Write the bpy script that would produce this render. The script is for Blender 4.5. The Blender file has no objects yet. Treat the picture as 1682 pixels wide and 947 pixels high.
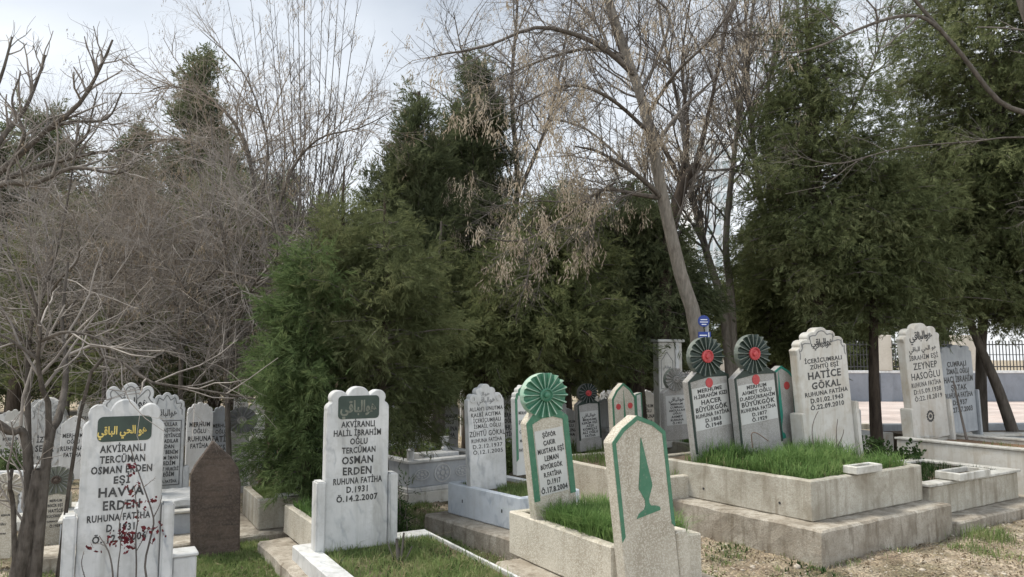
import bpy, bmesh, math, random
import numpy as np
from mathutils import Vector, Matrix, noise as mnoise

# ------------------------------------------------------------------ camera, sky, sun, exposure
S = bpy.context.scene
COL = S.collection
F, W0, H0, HOR, CH = 1215.0, 1682.0, 947.0, 590.0, 1.9
TH = math.atan((HOR - H0 / 2) / F)
cam = bpy.data.cameras.new('camera')
cam.sensor_width = 36.0
cam.lens = 36.0 * F / W0
cam.clip_start, cam.clip_end = 0.05, 3000
co = bpy.data.objects.new('camera', cam)
COL.objects.link(co)
co.location = (0, 0, CH)
co.rotation_euler = (math.pi / 2 + TH, 0, 0)
S.camera = co
S.render.resolution_x, S.render.resolution_y = 1024, 577
S.view_settings.view_transform = 'Standard'
S.view_settings.look = 'None'
S.view_settings.gamma = 1
S.view_settings.exposure = 1.72
S.cycles.max_bounces = 5
S.cycles.diffuse_bounces = 3
S.cycles.transparent_max_bounces = 4

SUN_EL, SUN_AZ = math.radians(62), math.radians(-72)      # azimuth from +Y, clockwise positive
sd = Vector((math.sin(SUN_AZ) * math.cos(SUN_EL), math.cos(SUN_AZ) * math.cos(SUN_EL), math.sin(SUN_EL)))
sun = bpy.data.lights.new('sun', 'SUN')
sun.energy, sun.angle, sun.color = 1.7, math.radians(20), (1.0, 0.95, 0.86)
so = bpy.data.objects.new('sun', sun)
COL.objects.link(so)
so.rotation_euler = sd.to_track_quat('Z', 'Y').to_euler()

wd = bpy.data.worlds.new('World')
S.world = wd
wd.use_nodes = True
nt = wd.node_tree
nt.nodes.clear()
N, L = nt.nodes.new, nt.links.new
out = N('ShaderNodeOutputWorld')
bg = N('ShaderNodeBackground')
bg.inputs['Strength'].default_value = 0.1
sky = N('ShaderNodeTexSky')
sky.sky_type = 'NISHITA'
sky.sun_disc = False
sky.sun_elevation, sky.sun_rotation = SUN_EL, SUN_AZ
sky.air_density, sky.dust_density = 1.2, 2.0
tc = N('ShaderNodeTexCoord')
sep = N('ShaderNodeSeparateXYZ')
L(tc.outputs['Generated'], sep.inputs[0])
mp = N('ShaderNodeMapping')
mp.inputs['Scale'].default_value = (1.0, 1.0, 2.6)
mp.inputs['Location'].default_value = (0.35, 0.1, 0.2)
L(tc.outputs['Generated'], mp.inputs[0])
n1 = N('ShaderNodeTexNoise')
n1.inputs['Scale'].default_value = 1.9
n1.inputs['Detail'].default_value = 6
n1.inputs['Roughness'].default_value = 0.5
n1.inputs['Distortion'].default_value = 0.3
L(mp.outputs[0], n1.inputs['Vector'])
# cloud brightness: pale near the horizon, grey blue higher up, broken by the noise
mr = N('ShaderNodeMapRange')
mr.inputs['From Min'].default_value, mr.inputs['From Max'].default_value = 0.12, 0.62
L(sep.outputs['Z'], mr.inputs['Value'])
mad = N('ShaderNodeMath'); mad.operation = 'MULTIPLY_ADD'
mad.inputs[1].default_value = 1.5
mad.inputs[2].default_value = -0.75
L(n1.outputs[0], mad.inputs[0])
add = N('ShaderNodeMath'); add.operation = 'ADD'; add.use_clamp = True
L(mr.outputs[0], add.inputs[0]); L(mad.outputs[0], add.inputs[1])
cr = N('ShaderNodeValToRGB')
cr.color_ramp.elements[0].position = 0.18
cr.color_ramp.elements[0].color = (6.9, 7.1, 7.3, 1)
cr.color_ramp.elements[1].position = 0.85
cr.color_ramp.elements[1].color = (3.5, 3.85, 4.3, 1)
e = cr.color_ramp.elements.new(0.5); e.color = (5.3, 5.6, 5.95, 1)
L(add.outputs[0], cr.inputs[0])
# sky brightness raised overhead and behind the camera, added to light the stone fronts
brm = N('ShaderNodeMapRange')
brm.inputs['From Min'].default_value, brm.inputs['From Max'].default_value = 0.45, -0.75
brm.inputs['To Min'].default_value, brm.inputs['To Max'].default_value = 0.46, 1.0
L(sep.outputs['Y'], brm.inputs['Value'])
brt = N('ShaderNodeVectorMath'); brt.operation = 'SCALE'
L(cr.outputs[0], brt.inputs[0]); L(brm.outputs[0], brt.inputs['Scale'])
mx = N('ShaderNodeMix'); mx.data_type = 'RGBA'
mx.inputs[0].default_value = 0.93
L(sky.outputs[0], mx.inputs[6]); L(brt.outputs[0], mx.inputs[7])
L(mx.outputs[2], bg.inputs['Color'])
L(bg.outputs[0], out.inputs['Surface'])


# ------------------------------------------------------------------ helpers
def at(px, py, Y):
    x, v = (px - W0 / 2) / F, (H0 / 2 - py) / F
    d = Vector((x, math.cos(TH) - v * math.sin(TH), math.sin(TH) + v * math.cos(TH)))
    k = Y / d.y
    return Vector((d.x * k, Y, CH + d.z * k))


def gnd(px, py, z=0.0):
    x, v = (px - W0 / 2) / F, (H0 / 2 - py) / F
    d = Vector((x, math.cos(TH) - v * math.sin(TH), math.sin(TH) + v * math.cos(TH)))
    k = (z - CH) / d.z
    return Vector((d.x * k, d.y * k, z))


R = math.radians


def tag(o, label=None, cat=None, group=None, kind=None):
    if label: o['label'] = label
    if cat: o['category'] = cat
    if group: o['group'] = group
    if kind: o['kind'] = kind
    return o


def empty(name, loc, rot=(0, 0, 0), label=None, cat=None, group=None):
    o = bpy.data.objects.new(name, None)
    COL.objects.link(o)
    o.location = loc
    o.rotation_euler = rot
    o.empty_display_size = 0.1
    return tag(o, label, cat, group)


def link(name, me, mats, parent=None):
    o = bpy.data.objects.new(name, me)
    COL.objects.link(o)
    if not isinstance(mats, (list, tuple)): mats = [mats]
    if len(me.materials) == 0:
        for m in mats: me.materials.append(m)
    if parent is not None: o.parent = parent
    return o


def mesh_np(name, V, faces, mat_idx=None, smooth=False):
    """V (n,3); faces: list of int arrays (m,k)"""
    me = bpy.data.meshes.new(name)
    V = np.asarray(V, dtype=np.float32)
    me.vertices.add(len(V))
    me.vertices.foreach_set('co', V.ravel())
    loops = np.concatenate([f.ravel() for f in faces]).astype(np.int32)
    tot = np.concatenate([np.full(len(f), f.shape[1], dtype=np.int32) for f in faces])
    start = np.concatenate([[0], np.cumsum(tot)[:-1]]).astype(np.int32)
    me.loops.add(len(loops))
    me.loops.foreach_set('vertex_index', loops)
    me.polygons.add(len(tot))
    me.polygons.foreach_set('loop_start', start)
    me.polygons.foreach_set('loop_total', tot)
    if mat_idx is not None: me.polygons.foreach_set('material_index', np.asarray(mat_idx, dtype=np.int32))
    if smooth: me.polygons.foreach_set('use_smooth', np.ones(len(tot), dtype=bool))
    me.update(calc_edges=True)
    return me


class MB:
    """small mesh collector"""
    def __init__(s): s.bm = bmesh.new()

    def poly(s, pts, mi=0):
        f = s.bm.faces.new([s.bm.verts.new(p) for p in pts]); f.material_index = mi
        return f

    def box(s, x0, x1, y0, y1, z0, z1, mi=0):
        v = [s.bm.verts.new(p) for p in ((x0, y0, z0), (x1, y0, z0), (x1, y1, z0), (x0, y1, z0), (x0, y0, z1), (x1, y0, z1), (x1, y1, z1), (x0, y1, z1))]
        for q in ((3, 2, 1, 0), (4, 5, 6, 7), (0, 1, 5, 4), (1, 2, 6, 5), (2, 3, 7, 6), (3, 0, 4, 7)):
            s.bm.faces.new([v[i] for i in q]).material_index = mi
        return s

    def prism(s, outline, y0, y1, mi=0):
        """outline of (x,z), counter-clockwise seen from -y; y0 front, y1 back"""
        a = [s.bm.verts.new((x, y0, z)) for x, z in outline]
        b = [s.bm.verts.new((x, y1, z)) for x, z in outline]
        n = len(a)
        s.bm.faces.new(a).material_index = mi
        s.bm.faces.new(b[::-1]).material_index = mi
        for i in range(n):
            j = (i + 1) % n
            s.bm.faces.new((a[j], a[i], b[i], b[j])).material_index = mi
        return s

    def strip(s, oa, ob, y0, y1, closed=True, mi=0):
        """band between two outlines of the same length, standing from y1 (back) to y0 (front)"""
        n = len(oa)
        va = [s.bm.verts.new((x, y0, z)) for x, z in oa]; vb = [s.bm.verts.new((x, y0, z)) for x, z in ob]
        wa = [s.bm.verts.new((x, y1, z)) for x, z in oa]; wb = [s.bm.verts.new((x, y1, z)) for x, z in ob]
        for i in range(n if closed else n - 1):
            j = (i + 1) % n
            for q in ((va[i], va[j], vb[j], vb[i]), (wa[i], wa[j], va[j], va[i]), (vb[i], vb[j], wb[j], wb[i])):
                s.bm.faces.new(q).material_index = mi
        return s

    def lathe(s, prof, cx=0, cy=0, z=0, n=16, mi=0):
        rings = []
        for r, h in prof:
            rings.append([s.bm.verts.new((cx + r * math.cos(2 * math.pi * k / n), cy + r * math.sin(2 * math.pi * k / n), z + h)) for k in range(n)])
        for a, b in zip(rings, rings[1:]):
            for k in range(n):
                s.bm.faces.new((a[k], a[(k + 1) % n], b[(k + 1) % n], b[k])).material_index = mi
        s.bm.faces.new(rings[0][::-1]).material_index = mi
        s.bm.faces.new(rings[-1]).material_index = mi
        return s

    def build(s, name, mats, parent=None, bevel=0.0, rough=0.0, cut=0.12, seed=0, seg=1):
        bm = s.bm
        bmesh.ops.recalc_face_normals(bm, faces=bm.faces)
        if bevel:
            ed = [e for e in bm.edges if len(e.link_faces) == 2 and e.calc_face_angle(0) > R(28)]
            bmesh.ops.bevel(bm, geom=ed, offset=bevel, segments=seg, affect='EDGES', clamp_overlap=True)
        if rough:
            for _ in range(4):
                ed = [e for e in bm.edges if e.calc_length() > cut * 1.6]
                if not ed: break
                bmesh.ops.subdivide_edges(bm, edges=ed, cuts=1, use_grid_fill=True)
            bmesh.ops.triangulate(bm, faces=[f for f in bm.faces if len(f.verts) > 4])
            for v in bm.verts:
                n = mnoise.noise_vector(v.co * 5 + Vector((seed * 7.3, seed, 0))) * 0.7 + mnoise.noise_vector(v.co * 17 + Vector((seed, 3, 1))) * 0.45
                v.co += n * rough
        me = bpy.data.meshes.new(name)
        bm.to_mesh(me); bm.free()
        return link(name, me, mats, parent)


# ------------------------------------------------------------------ materials
def mk(name):
    m = bpy.data.materials.new(name); m.use_nodes = True
    t = m.node_tree
    return m, t, t.nodes['Principled BSDF'], t.nodes.new, t.links.new


def ramp(n, cols):
    r = n('ShaderNodeValToRGB')
    el = r.color_ramp.elements
    while len(el) < len(cols): el.new(0.5)
    for k, (p, c) in enumerate(cols):
        el[k].position = p; el[k].color = (*c, 1)
    return r


def mixc(n, l, fac, a, b, mode='MIX'):
    m = n('ShaderNodeMix'); m.data_type = 'RGBA'; m.blend_type = mode
    for sock, v in ((0, fac), (6, a), (7, b)):
        if hasattr(v, 'default_value') or hasattr(v, 'is_linked'): l(v, m.inputs[sock])
        elif isinstance(v, tuple): m.inputs[sock].default_value = (*v, 1)
        else: m.inputs[sock].default_value = v
    return m.outputs[2]


def noise_tex(n, l, vec, scale, detail=5, rough=0.55, dist=0.0):
    t = n('ShaderNodeTexNoise')
    t.inputs['Scale'].default_value = scale; t.inputs['Detail'].default_value = detail
    t.inputs['Roughness'].default_value = rough; t.inputs['Distortion'].default_value = dist
    l(vec, t.inputs['Vector'])
    return t.outputs[0]


def vmap(n, l, vec, scale):
    m = n('ShaderNodeMapping'); m.inputs['Scale'].default_value = scale
    l(vec, m.inputs[0])
    return m.outputs[0]


def stone_mat(name, c1, c2, stain, stain_amt=0.6, speck=None, speck_amt=0.0, rough=0.7, bump=0.15, vein=None, scale=3.0, streak=(9, 9, 0.9), speck_scale=140):
    m, t, p, n, l = mk(name)
    vec = n('ShaderNodeNewGeometry').outputs['Position']
    a = noise_tex(n, l, vec, scale, 6)
    ra = ramp(n, [(0.35, c1), (0.65, c2)]); l(a, ra.inputs[0])
    col = ra.outputs[0]
    if vein:
        w = n('ShaderNodeTexWave'); w.wave_type = 'BANDS'
        w.bands_direction = 'DIAGONAL'
        w.inputs['Scale'].default_value = 1.6; w.inputs['Distortion'].default_value = 9
        w.inputs['Detail'].default_value = 4; w.inputs['Detail Scale'].default_value = 1.3; w.inputs['Detail Roughness'].default_value = 0.62
        l(vmap(n, l, vec, (2.2, 2.2, 1.0)), w.inputs['Vector'])
        rv = ramp(n, [(0.0, (1, 1, 1)), (0.16, (0.25,) * 3), (0.34, (0, 0, 0))]); l(w.outputs[0], rv.inputs[0])
        k = noise_tex(n, l, vec, 4.0, 3)
        rk = ramp(n, [(0.42, (0, 0, 0)), (0.7, (0.8,) * 3)]); l(k, rk.inputs[0])
        col = mixc(n, l, mixc(n, l, 1.0, rv.outputs[0], rk.outputs[0], 'MULTIPLY'), col, vein)
    st = noise_tex(n, l, vmap(n, l, vec, streak), 1.0, 5, 0.6)
    rs = ramp(n, [(0.5, (0, 0, 0)), (0.72, (stain_amt,) * 3)]); l(st, rs.inputs[0])
    col = mixc(n, l, rs.outputs[0], col, stain)
    st2 = noise_tex(n, l, vec, 11.0, 6, 0.7)
    rs2 = ramp(n, [(0.52, (0, 0, 0)), (0.7, (stain_amt * 0.6,) * 3)]); l(st2, rs2.inputs[0])
    col = mixc(n, l, rs2.outputs[0], col, stain)
    st3 = noise_tex(n, l, vec, 2.6, 9, 0.68, 0.4)
    rs3 = ramp(n, [(0.52, (0, 0, 0)), (0.6, (stain_amt * 0.45,) * 3)]); l(st3, rs3.inputs[0])
    col = mixc(n, l, rs3.outputs[0], col, stain)
    if speck:
        sp = n('ShaderNodeTexVoronoi'); sp.inputs['Scale'].default_value = speck_scale; l(vec, sp.inputs['Vector'])
        sr = n('ShaderNodeSeparateColor'); l(sp.outputs['Color'], sr.inputs[0])
        rr = ramp(n, [(0.55, (0, 0, 0)), (0.75, (speck_amt,) * 3)]); l(sr.outputs[0], rr.inputs[0])
        col = mixc(n, l, rr.outputs[0], col, speck)
    l(col, p.inputs['Base Color'])
    p.inputs['Roughness'].default_value = rough
    b = n('ShaderNodeBump'); b.inputs['Strength'].default_value = bump; b.inputs['Distance'].default_value = 0.02
    l(noise_tex(n, l, vec, 45, 6, 0.7), b.inputs['Height']); l(b.outputs[0], p.inputs['Normal'])
    return m


def paint_mat(name, c1, c2, wear=None, wear_amt=0.5, rough=0.55, scale=14):
    m, t, p, n, l = mk(name)
    vec = n('ShaderNodeNewGeometry').outputs['Position']
    ra = ramp(n, [(0.3, c1), (0.7, c2)]); l(noise_tex(n, l, vec, scale, 5), ra.inputs[0])
    col = ra.outputs[0]
    if wear:
        rw = ramp(n, [(0.56, (0, 0, 0)), (0.68, (wear_amt,) * 3)]); l(noise_tex(n, l, vec, 38, 6, 0.75), rw.inputs[0])
        col = mixc(n, l, rw.outputs[0], col, wear)
    l(col, p.inputs['Base Color']); p.inputs['Roughness'].default_value = rough
    return m


def leaf_mat(name, cols, scale=2.2, trans=0.3, rough=0.75, fine=16):
    m, t, p, n, l = mk(name)
    vec = n('ShaderNodeNewGeometry').outputs['Position']
    a = noise_tex(n, l, vec, scale, 3)
    b = noise_tex(n, l, vec, fine, 2)
    mm = n('ShaderNodeMath'); mm.operation = 'MULTIPLY_ADD'; mm.inputs[1].default_value = 0.55
    l(b, mm.inputs[0]); 
    m2 = n('ShaderNodeMath'); m2.operation = 'MULTIPLY'; m2.inputs[1].default_value = 0.5
    l(a, m2.inputs[0]); l(m2.outputs[0], mm.inputs[2])
    ra = ramp(n, [(0.36 + 0.34 * k / (len(cols) - 1), c) for k, c in enumerate(cols)]); l(mm.outputs[0], ra.inputs[0])
    l(ra.outputs[0], p.inputs['Base Color']); p.inputs['Roughness'].default_value = rough
    p.inputs['Specular IOR Level'].default_value = 0.06
    if trans:
        tr = n('ShaderNodeBsdfTranslucent'); l(ra.outputs[0], tr.inputs['Color'])
        ms = n('ShaderNodeMixShader'); ms.inputs[0].default_value = trans
        l(p.outputs[0], ms.inputs[1]); l(tr.outputs[0], ms.inputs[2])
        l(ms.outputs[0], t.nodes['Material Output'].inputs['Surface'])
    return m


def bark_mat(name, c1, c2, c3=None, scale=(16, 16, 3), bump=0.6):
    m, t, p, n, l = mk(name)
    vec = n('ShaderNodeNewGeometry').outputs['Position']
    a = noise_tex(n, l, vmap(n, l, vec, scale), 1.0, 6, 0.65)
    ra = ramp(n, [(0.36, c1), (0.62, c2)]); l(a, ra.inputs[0])
    col = ra.outputs[0]
    if c3:
        rb = ramp(n, [(0.5, (0, 0, 0)), (0.66, (0.7,) * 3)]); l(noise_tex(n, l, vec, 5, 5), rb.inputs[0])
        col = mixc(n, l, rb.outputs[0], col, c3)
    l(col, p.inputs['Base Color']); p.inputs['Roughness'].default_value = 0.9
    p.inputs['Specular IOR Level'].default_value = 0.25
    b = n('ShaderNodeBump'); b.inputs['Strength'].default_value = bump; b.inputs['Distance'].default_value = 0.03
    l(a, b.inputs['Height']); l(b.outputs[0], p.inputs['Normal'])
    return m


M = {}
M['marble'] = stone_mat('white_marble', (0.43, 0.435, 0.43), (0.53, 0.53, 0.52), (0.24, 0.235, 0.21), 0.55, rough=0.5, bump=0.04, vein=(0.24, 0.26, 0.28))
M['marble_blue'] = stone_mat('blue_grey_marble', (0.42, 0.455, 0.49), (0.52, 0.55, 0.58), (0.30, 0.30, 0.28), 0.35, rough=0.5, bump=0.05, vein=(0.22, 0.26, 0.32))
M['marble_old'] = stone_mat('weathered_marble', (0.40, 0.39, 0.355), (0.52, 0.51, 0.47), (0.17, 0.15, 0.11), 0.7, rough=0.65, bump=0.12)
M['marble_warm'] = stone_mat('cream_marble', (0.43, 0.415, 0.375), (0.52, 0.505, 0.465), (0.30, 0.24, 0.165), 0.6, rough=0.55, bump=0.08)
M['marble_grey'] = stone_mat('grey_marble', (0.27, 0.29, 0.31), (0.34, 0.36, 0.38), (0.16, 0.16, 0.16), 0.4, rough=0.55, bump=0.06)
M['marble_carved'] = stone_mat('pale_carved_marble', (0.36, 0.37, 0.38), (0.43, 0.44, 0.45), (0.22, 0.22, 0.2), 0.4, rough=0.6, bump=0.06)
M['mosaic'] = stone_mat('beige_mosaic_concrete', (0.335, 0.305, 0.245), (0.43, 0.395, 0.325), (0.19, 0.155, 0.105), 0.5, speck=(0.54, 0.51, 0.44), speck_amt=0.6, rough=0.85, bump=0.35)
M['mosaic_grey'] = stone_mat('grey_mosaic_concrete', (0.27, 0.26, 0.245), (0.33, 0.32, 0.30), (0.16, 0.14, 0.11), 0.5, speck=(0.42, 0.41, 0.39), speck_amt=0.5, rough=0.85, bump=0.3)
M['concrete'] = stone_mat('stained_concrete', (0.315, 0.295, 0.24), (0.42, 0.40, 0.34), (0.145, 0.115, 0.075), 0.7, speck=(0.24, 0.20, 0.16), speck_amt=0.35, rough=0.9, bump=0.35, speck_scale=90)
M['concrete_step'] = stone_mat('weathered_step_concrete', (0.25, 0.22, 0.175), (0.39, 0.36, 0.305), (0.10, 0.078, 0.05), 0.85, speck=(0.2, 0.16, 0.12), speck_amt=0.4, rough=0.92, bump=0.45, speck_scale=80, streak=(11, 11, 2.2))
M['brown_stone'] = stone_mat('rough_brown_stone', (0.062, 0.046, 0.036), (0.105, 0.078, 0.06), (0.035, 0.027, 0.021), 0.8, speck=(0.15, 0.12, 0.1), speck_amt=0.3, rough=0.95, bump=1.0, streak=(2.5, 2.5, 30), speck_scale=70)
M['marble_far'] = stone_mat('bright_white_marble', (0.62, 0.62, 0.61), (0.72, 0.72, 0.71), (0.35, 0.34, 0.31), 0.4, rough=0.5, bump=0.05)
M['panel'] = stone_mat('white_panel', (0.43, 0.43, 0.41), (0.51, 0.51, 0.49), (0.34, 0.33, 0.30), 0.4, rough=0.6, bump=0.08)
M['black'] = paint_mat('black_letter_paint', (0.014, 0.014, 0.014), (0.045, 0.045, 0.045), (0.3, 0.3, 0.29), 0.5)
M['green'] = paint_mat('green_paint', (0.03, 0.125, 0.07), (0.05, 0.165, 0.098), (0.19, 0.21, 0.16), 0.6)
M['green_pale'] = paint_mat('worn_green_ridge', (0.16, 0.30, 0.22), (0.30, 0.38, 0.30), (0.5, 0.5, 0.44), 0.6)
M['green_dark'] = paint_mat('dark_green_paint', (0.006, 0.017, 0.012), (0.012, 0.027, 0.019), (0.15, 0.16, 0.135), 0.4)
M['ridge_grey'] = paint_mat('worn_grey_ridge', (0.07, 0.09, 0.075), (0.16, 0.175, 0.15), (0.36, 0.36, 0.33), 0.5)
M['teal'] = paint_mat('teal_paint', (0.01, 0.16, 0.12), (0.02, 0.22, 0.16))
M['red'] = paint_mat('red_paint', (0.33, 0.03, 0.035), (0.46, 0.06, 0.06), (0.5, 0.3, 0.27), 0.35)
M['plaque'] = paint_mat('green_black_plaque', (0.016, 0.03, 0.022), (0.03, 0.05, 0.038))
M['gold'] = paint_mat('gold_letter_paint', (0.42, 0.30, 0.06), (0.60, 0.48, 0.15), (0.1, 0.09, 0.04), 0.4)
M['bronze'] = paint_mat('dull_bronze', (0.09, 0.095, 0.075), (0.16, 0.17, 0.13), (0.03, 0.035, 0.03), 0.5)
M['groove'] = paint_mat('dark_groove', (0.10, 0.10, 0.10), (0.2, 0.2, 0.2))
M['soil'] = stone_mat('grave_soil', (0.07, 0.05, 0.032), (0.13, 0.095, 0.06), (0.04, 0.03, 0.02), 0.7, speck=(0.2, 0.16, 0.11), speck_amt=0.5, rough=1, bump=1.0, scale=6, streak=(4, 4, 4), speck_scale=60)
M['soil_red'] = stone_mat('reddish_soil', (0.16, 0.085, 0.045), (0.24, 0.14, 0.08), (0.07, 0.045, 0.025), 0.6, speck=(0.3, 0.2, 0.12), speck_amt=0.5, rough=1, bump=1.0, scale=6, streak=(4, 4, 4), speck_scale=60)
M['iron'] = paint_mat('black_iron', (0.012, 0.012, 0.013), (0.03, 0.03, 0.03))
M['wall_blue'] = stone_mat('blue_grey_plaster', (0.20, 0.215, 0.24), (0.25, 0.265, 0.29), (0.13, 0.135, 0.145), 0.4, rough=0.9, bump=0.1, scale=0.8, streak=(2, 2, .5))
M['wall_cream'] = stone_mat('cream_plaster', (0.46, 0.42, 0.35), (0.56, 0.52, 0.44), (0.3, 0.26, 0.2), 0.4, rough=0.9, bump=0.1, scale=0.8, streak=(2, 2, .5))
M['coping'] = stone_mat('white_coping', (0.6, 0.6, 0.58), (0.7, 0.7, 0.68), (0.35, 0.33, 0.3), 0.4, rough=0.7, bump=0.1)
M['sign_blue'] = paint_mat('blue_sign', (0.008, 0.03, 0.18), (0.012, 0.042, 0.24))
M['sign_white'] = paint_mat('white_sign_paint', (0.6, 0.62, 0.66), (0.75, 0.76, 0.78))
M['steel'] = paint_mat('grey_steel', (0.2, 0.21, 0.22), (0.3, 0.31, 0.32))
M['rust'] = paint_mat('rusty_wire', (0.06, 0.035, 0.02), (0.13, 0.08, 0.05))
M['bark_pale'] = bark_mat('pale_smooth_bark', (0.115, 0.10, 0.082), (0.20, 0.178, 0.15), (0.155, 0.142, 0.122), (22, 22, 6), 0.3)
M['bark_grey'] = bark_mat('grey_bark', (0.06, 0.051, 0.043), (0.125, 0.108, 0.092), (0.085, 0.076, 0.062))
M['bark_dark'] = bark_mat('dark_conifer_bark', (0.028, 0.021, 0.016), (0.075, 0.058, 0.044), None)
M['bark_fore'] = bark_mat('mottled_grey_bark', (0.04, 0.034, 0.028), (0.10, 0.086, 0.073), (0.15, 0.132, 0.114), (26, 26, 7), 0.9)
M['twig_grey'] = bark_mat('grey_twig', (0.138, 0.122, 0.11), (0.288, 0.26, 0.232), None, (3, 3, 3), 0)
M['twig_dark'] = bark_mat('dark_twig', (0.069, 0.06, 0.054), (0.156, 0.138, 0.122), None, (3, 3, 3), 0)
M['twig_pale'] = bark_mat('pale_twig', (0.2, 0.175, 0.15), (0.34, 0.305, 0.265), None, (3, 3, 3), 0)
M['twig_brown'] = bark_mat('brown_twig', (0.15, 0.125, 0.103), (0.294, 0.25, 0.206), None, (3, 3, 3), 0)
M['seed'] = leaf_mat('dry_seed_wings', [(0.22, 0.175, 0.125), (0.37, 0.31, 0.235), (0.52, 0.46, 0.37)], 5, 0.35)
M['dry_leaf'] = leaf_mat('dry_brown_leaf', [(0.11, 0.085, 0.058), (0.21, 0.165, 0.115), (0.33, 0.275, 0.20)], 9, 0.2)
M['conifer_front'] = leaf_mat('olive_thuja_green', [(0.0598, 0.071, 0.0329), (0.1085, 0.1258, 0.0569), (0.1906, 0.2006, 0.0976)], 1.6, 0.42)
M['conifer_bright'] = leaf_mat('bright_thuja_green', [(0.0519, 0.0771, 0.0321), (0.0996, 0.1405, 0.0561), (0.1726, 0.2125, 0.0919)], 1.6, 0.42)
M['conifer_dark'] = leaf_mat('dark_conifer_green', [(0.0523, 0.0676, 0.0354), (0.0968, 0.1148, 0.0585), (0.1639, 0.1774, 0.0923)], 1.2, 0.42)
M['conifer_mid'] = leaf_mat('mid_conifer_green', [(0.0704, 0.0878, 0.039), (0.1308, 0.1518, 0.0652), (0.2228, 0.2323, 0.11)], 1.2, 0.42)
M['conifer_brown'] = leaf_mat('drooping_conifer_green', [(0.0676, 0.0816, 0.0371), (0.1253, 0.1465, 0.066), (0.2186, 0.2292, 0.1167)], 0.9, 0.42)
M['grass'] = leaf_mat('lush_grass', [(0.0753, 0.1298, 0.04), (0.1404, 0.2326, 0.0734), (0.2496, 0.3259, 0.1277)], 3, 0.4, 0.6)
M['grass_dull'] = leaf_mat('short_grass', [(0.0956, 0.1379, 0.0494), (0.1573, 0.2143, 0.0771), (0.2696, 0.2819, 0.1356)], 3, 0.35, 0.7)
M['straw'] = leaf_mat('dry_straw', [(0.2, 0.16, 0.09), (0.32, 0.27, 0.16), (0.42, 0.36, 0.24)], 6, 0.3)
M['shrub'] = leaf_mat('dark_shrub_leaf', [(0.018, 0.035, 0.012), (0.035, 0.062, 0.02), (0.06, 0.09, 0.035)], 6, 0.25, 0.5)
M['rose_leaf'] = leaf_mat('red_rose_leaf', [(0.06, 0.016, 0.016), (0.13, 0.022, 0.03), (0.10, 0.05, 0.03)], 12, 0.35, 0.5)
M['pebble'] = stone_mat('pebbles', (0.28, 0.24, 0.19), (0.45, 0.40, 0.33), (0.15, 0.12, 0.09), 0.5, rough=0.95, scale=25)


# ------------------------------------------------------------------ ground
def ground_h(x, y):
    """gentle bumps close by, flat far away"""
    k = np.clip((22 - y) / 8, 0, 1)
    h = 0.018 * np.sin(x * 2.1 + 1.3 * np.sin(y * 1.7)) + 0.014 * np.sin(y * 3.1 + x * 1.1) + 0.008 * np.sin(x * 7.3 + y * 4.1) + 0.007 * np.sin(y * 9.1 - x * 5.7)
    return h * k - 0.03


def axis(lo, mid0, mid1, hi, step, grow):
    a = list(np.arange(mid0, mid1 + 1e-6, step))
    s, v = step, mid1
    while v < hi: s *= grow; v += s; a.append(v)
    s, v = step, mid0
    pre = []
    while v > lo: s *= grow; v -= s; pre.append(v)
    return np.array(pre[::-1] + a)


rg = np.random.default_rng(5)
gx = axis(-900, -6, 8, 900, 0.045, 1.35)
gy = axis(-40, 3.5, 13, 1500, 0.045, 1.35)
X, Y = np.meshgrid(gx, gy)
Z = ground_h(X, Y)
near = (X > -6.1) & (X < 8.1) & (Y > 3.4) & (Y < 13.1)
Z = Z + np.where(near, rg.normal(0, 0.006, X.shape), 0)
V = np.stack([X, Y, Z], -1).reshape(-1, 3)
ny, nx = X.shape
idx = np.arange(nx * ny).reshape(ny, nx)
Q = np.stack([idx[:-1, :-1], idx[:-1, 1:], idx[1:, 1:], idx[1:, :-1]], -1).reshape(-1, 4)
m, t, p, n, l = mk('cemetery_soil')
vec = n('ShaderNodeNewGeometry').outputs['Position']
ca = ramp(n, [(0.28, (0.16, 0.115, 0.075)), (0.46, (0.36, 0.285, 0.20)), (0.68, (0.50, 0.425, 0.32))])
l(noise_tex(n, l, vec, 2.3, 8, 0.62), ca.inputs[0])
cb = ramp(n, [(0.46, (0, 0, 0)), (0.64, (0.85,) * 3)]); l(noise_tex(n, l, vec, 0.9, 6, 0.6), cb.inputs[0])
col = mixc(n, l, cb.outputs[0], ca.outputs[0], (0.075, 0.078, 0.032))
cs = n('ShaderNodeTexVoronoi'); cs.inputs['Scale'].default_value = 55; l(vec, cs.inputs['Vector'])
sc_ = n('ShaderNodeSeparateColor'); l(cs.outputs['Color'], sc_.inputs[0])
rr = ramp(n, [(0.45, (0.35,) * 3), (0.95, (1.35,) * 3)]); l(sc_.outputs[1], rr.inputs[0])
col = mixc(n, l, 0.6, col, rr.outputs[0], 'MULTIPLY')
l(col, p.inputs['Base Color']); p.inputs['Roughness'].default_value = 1.0
bp = n('ShaderNodeBump'); bp.inputs['Strength'].default_value = 0.9; bp.inputs['Distance'].default_value = 0.03
l(noise_tex(n, l, vec, 30, 8, 0.75), bp.inputs['Height']); l(bp.outputs[0], p.inputs['Normal'])
M['ground'] = m
g = link('ground', mesh_np('ground', V, [Q], smooth=True), M['ground'])
tag(g, kind='structure')

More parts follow.
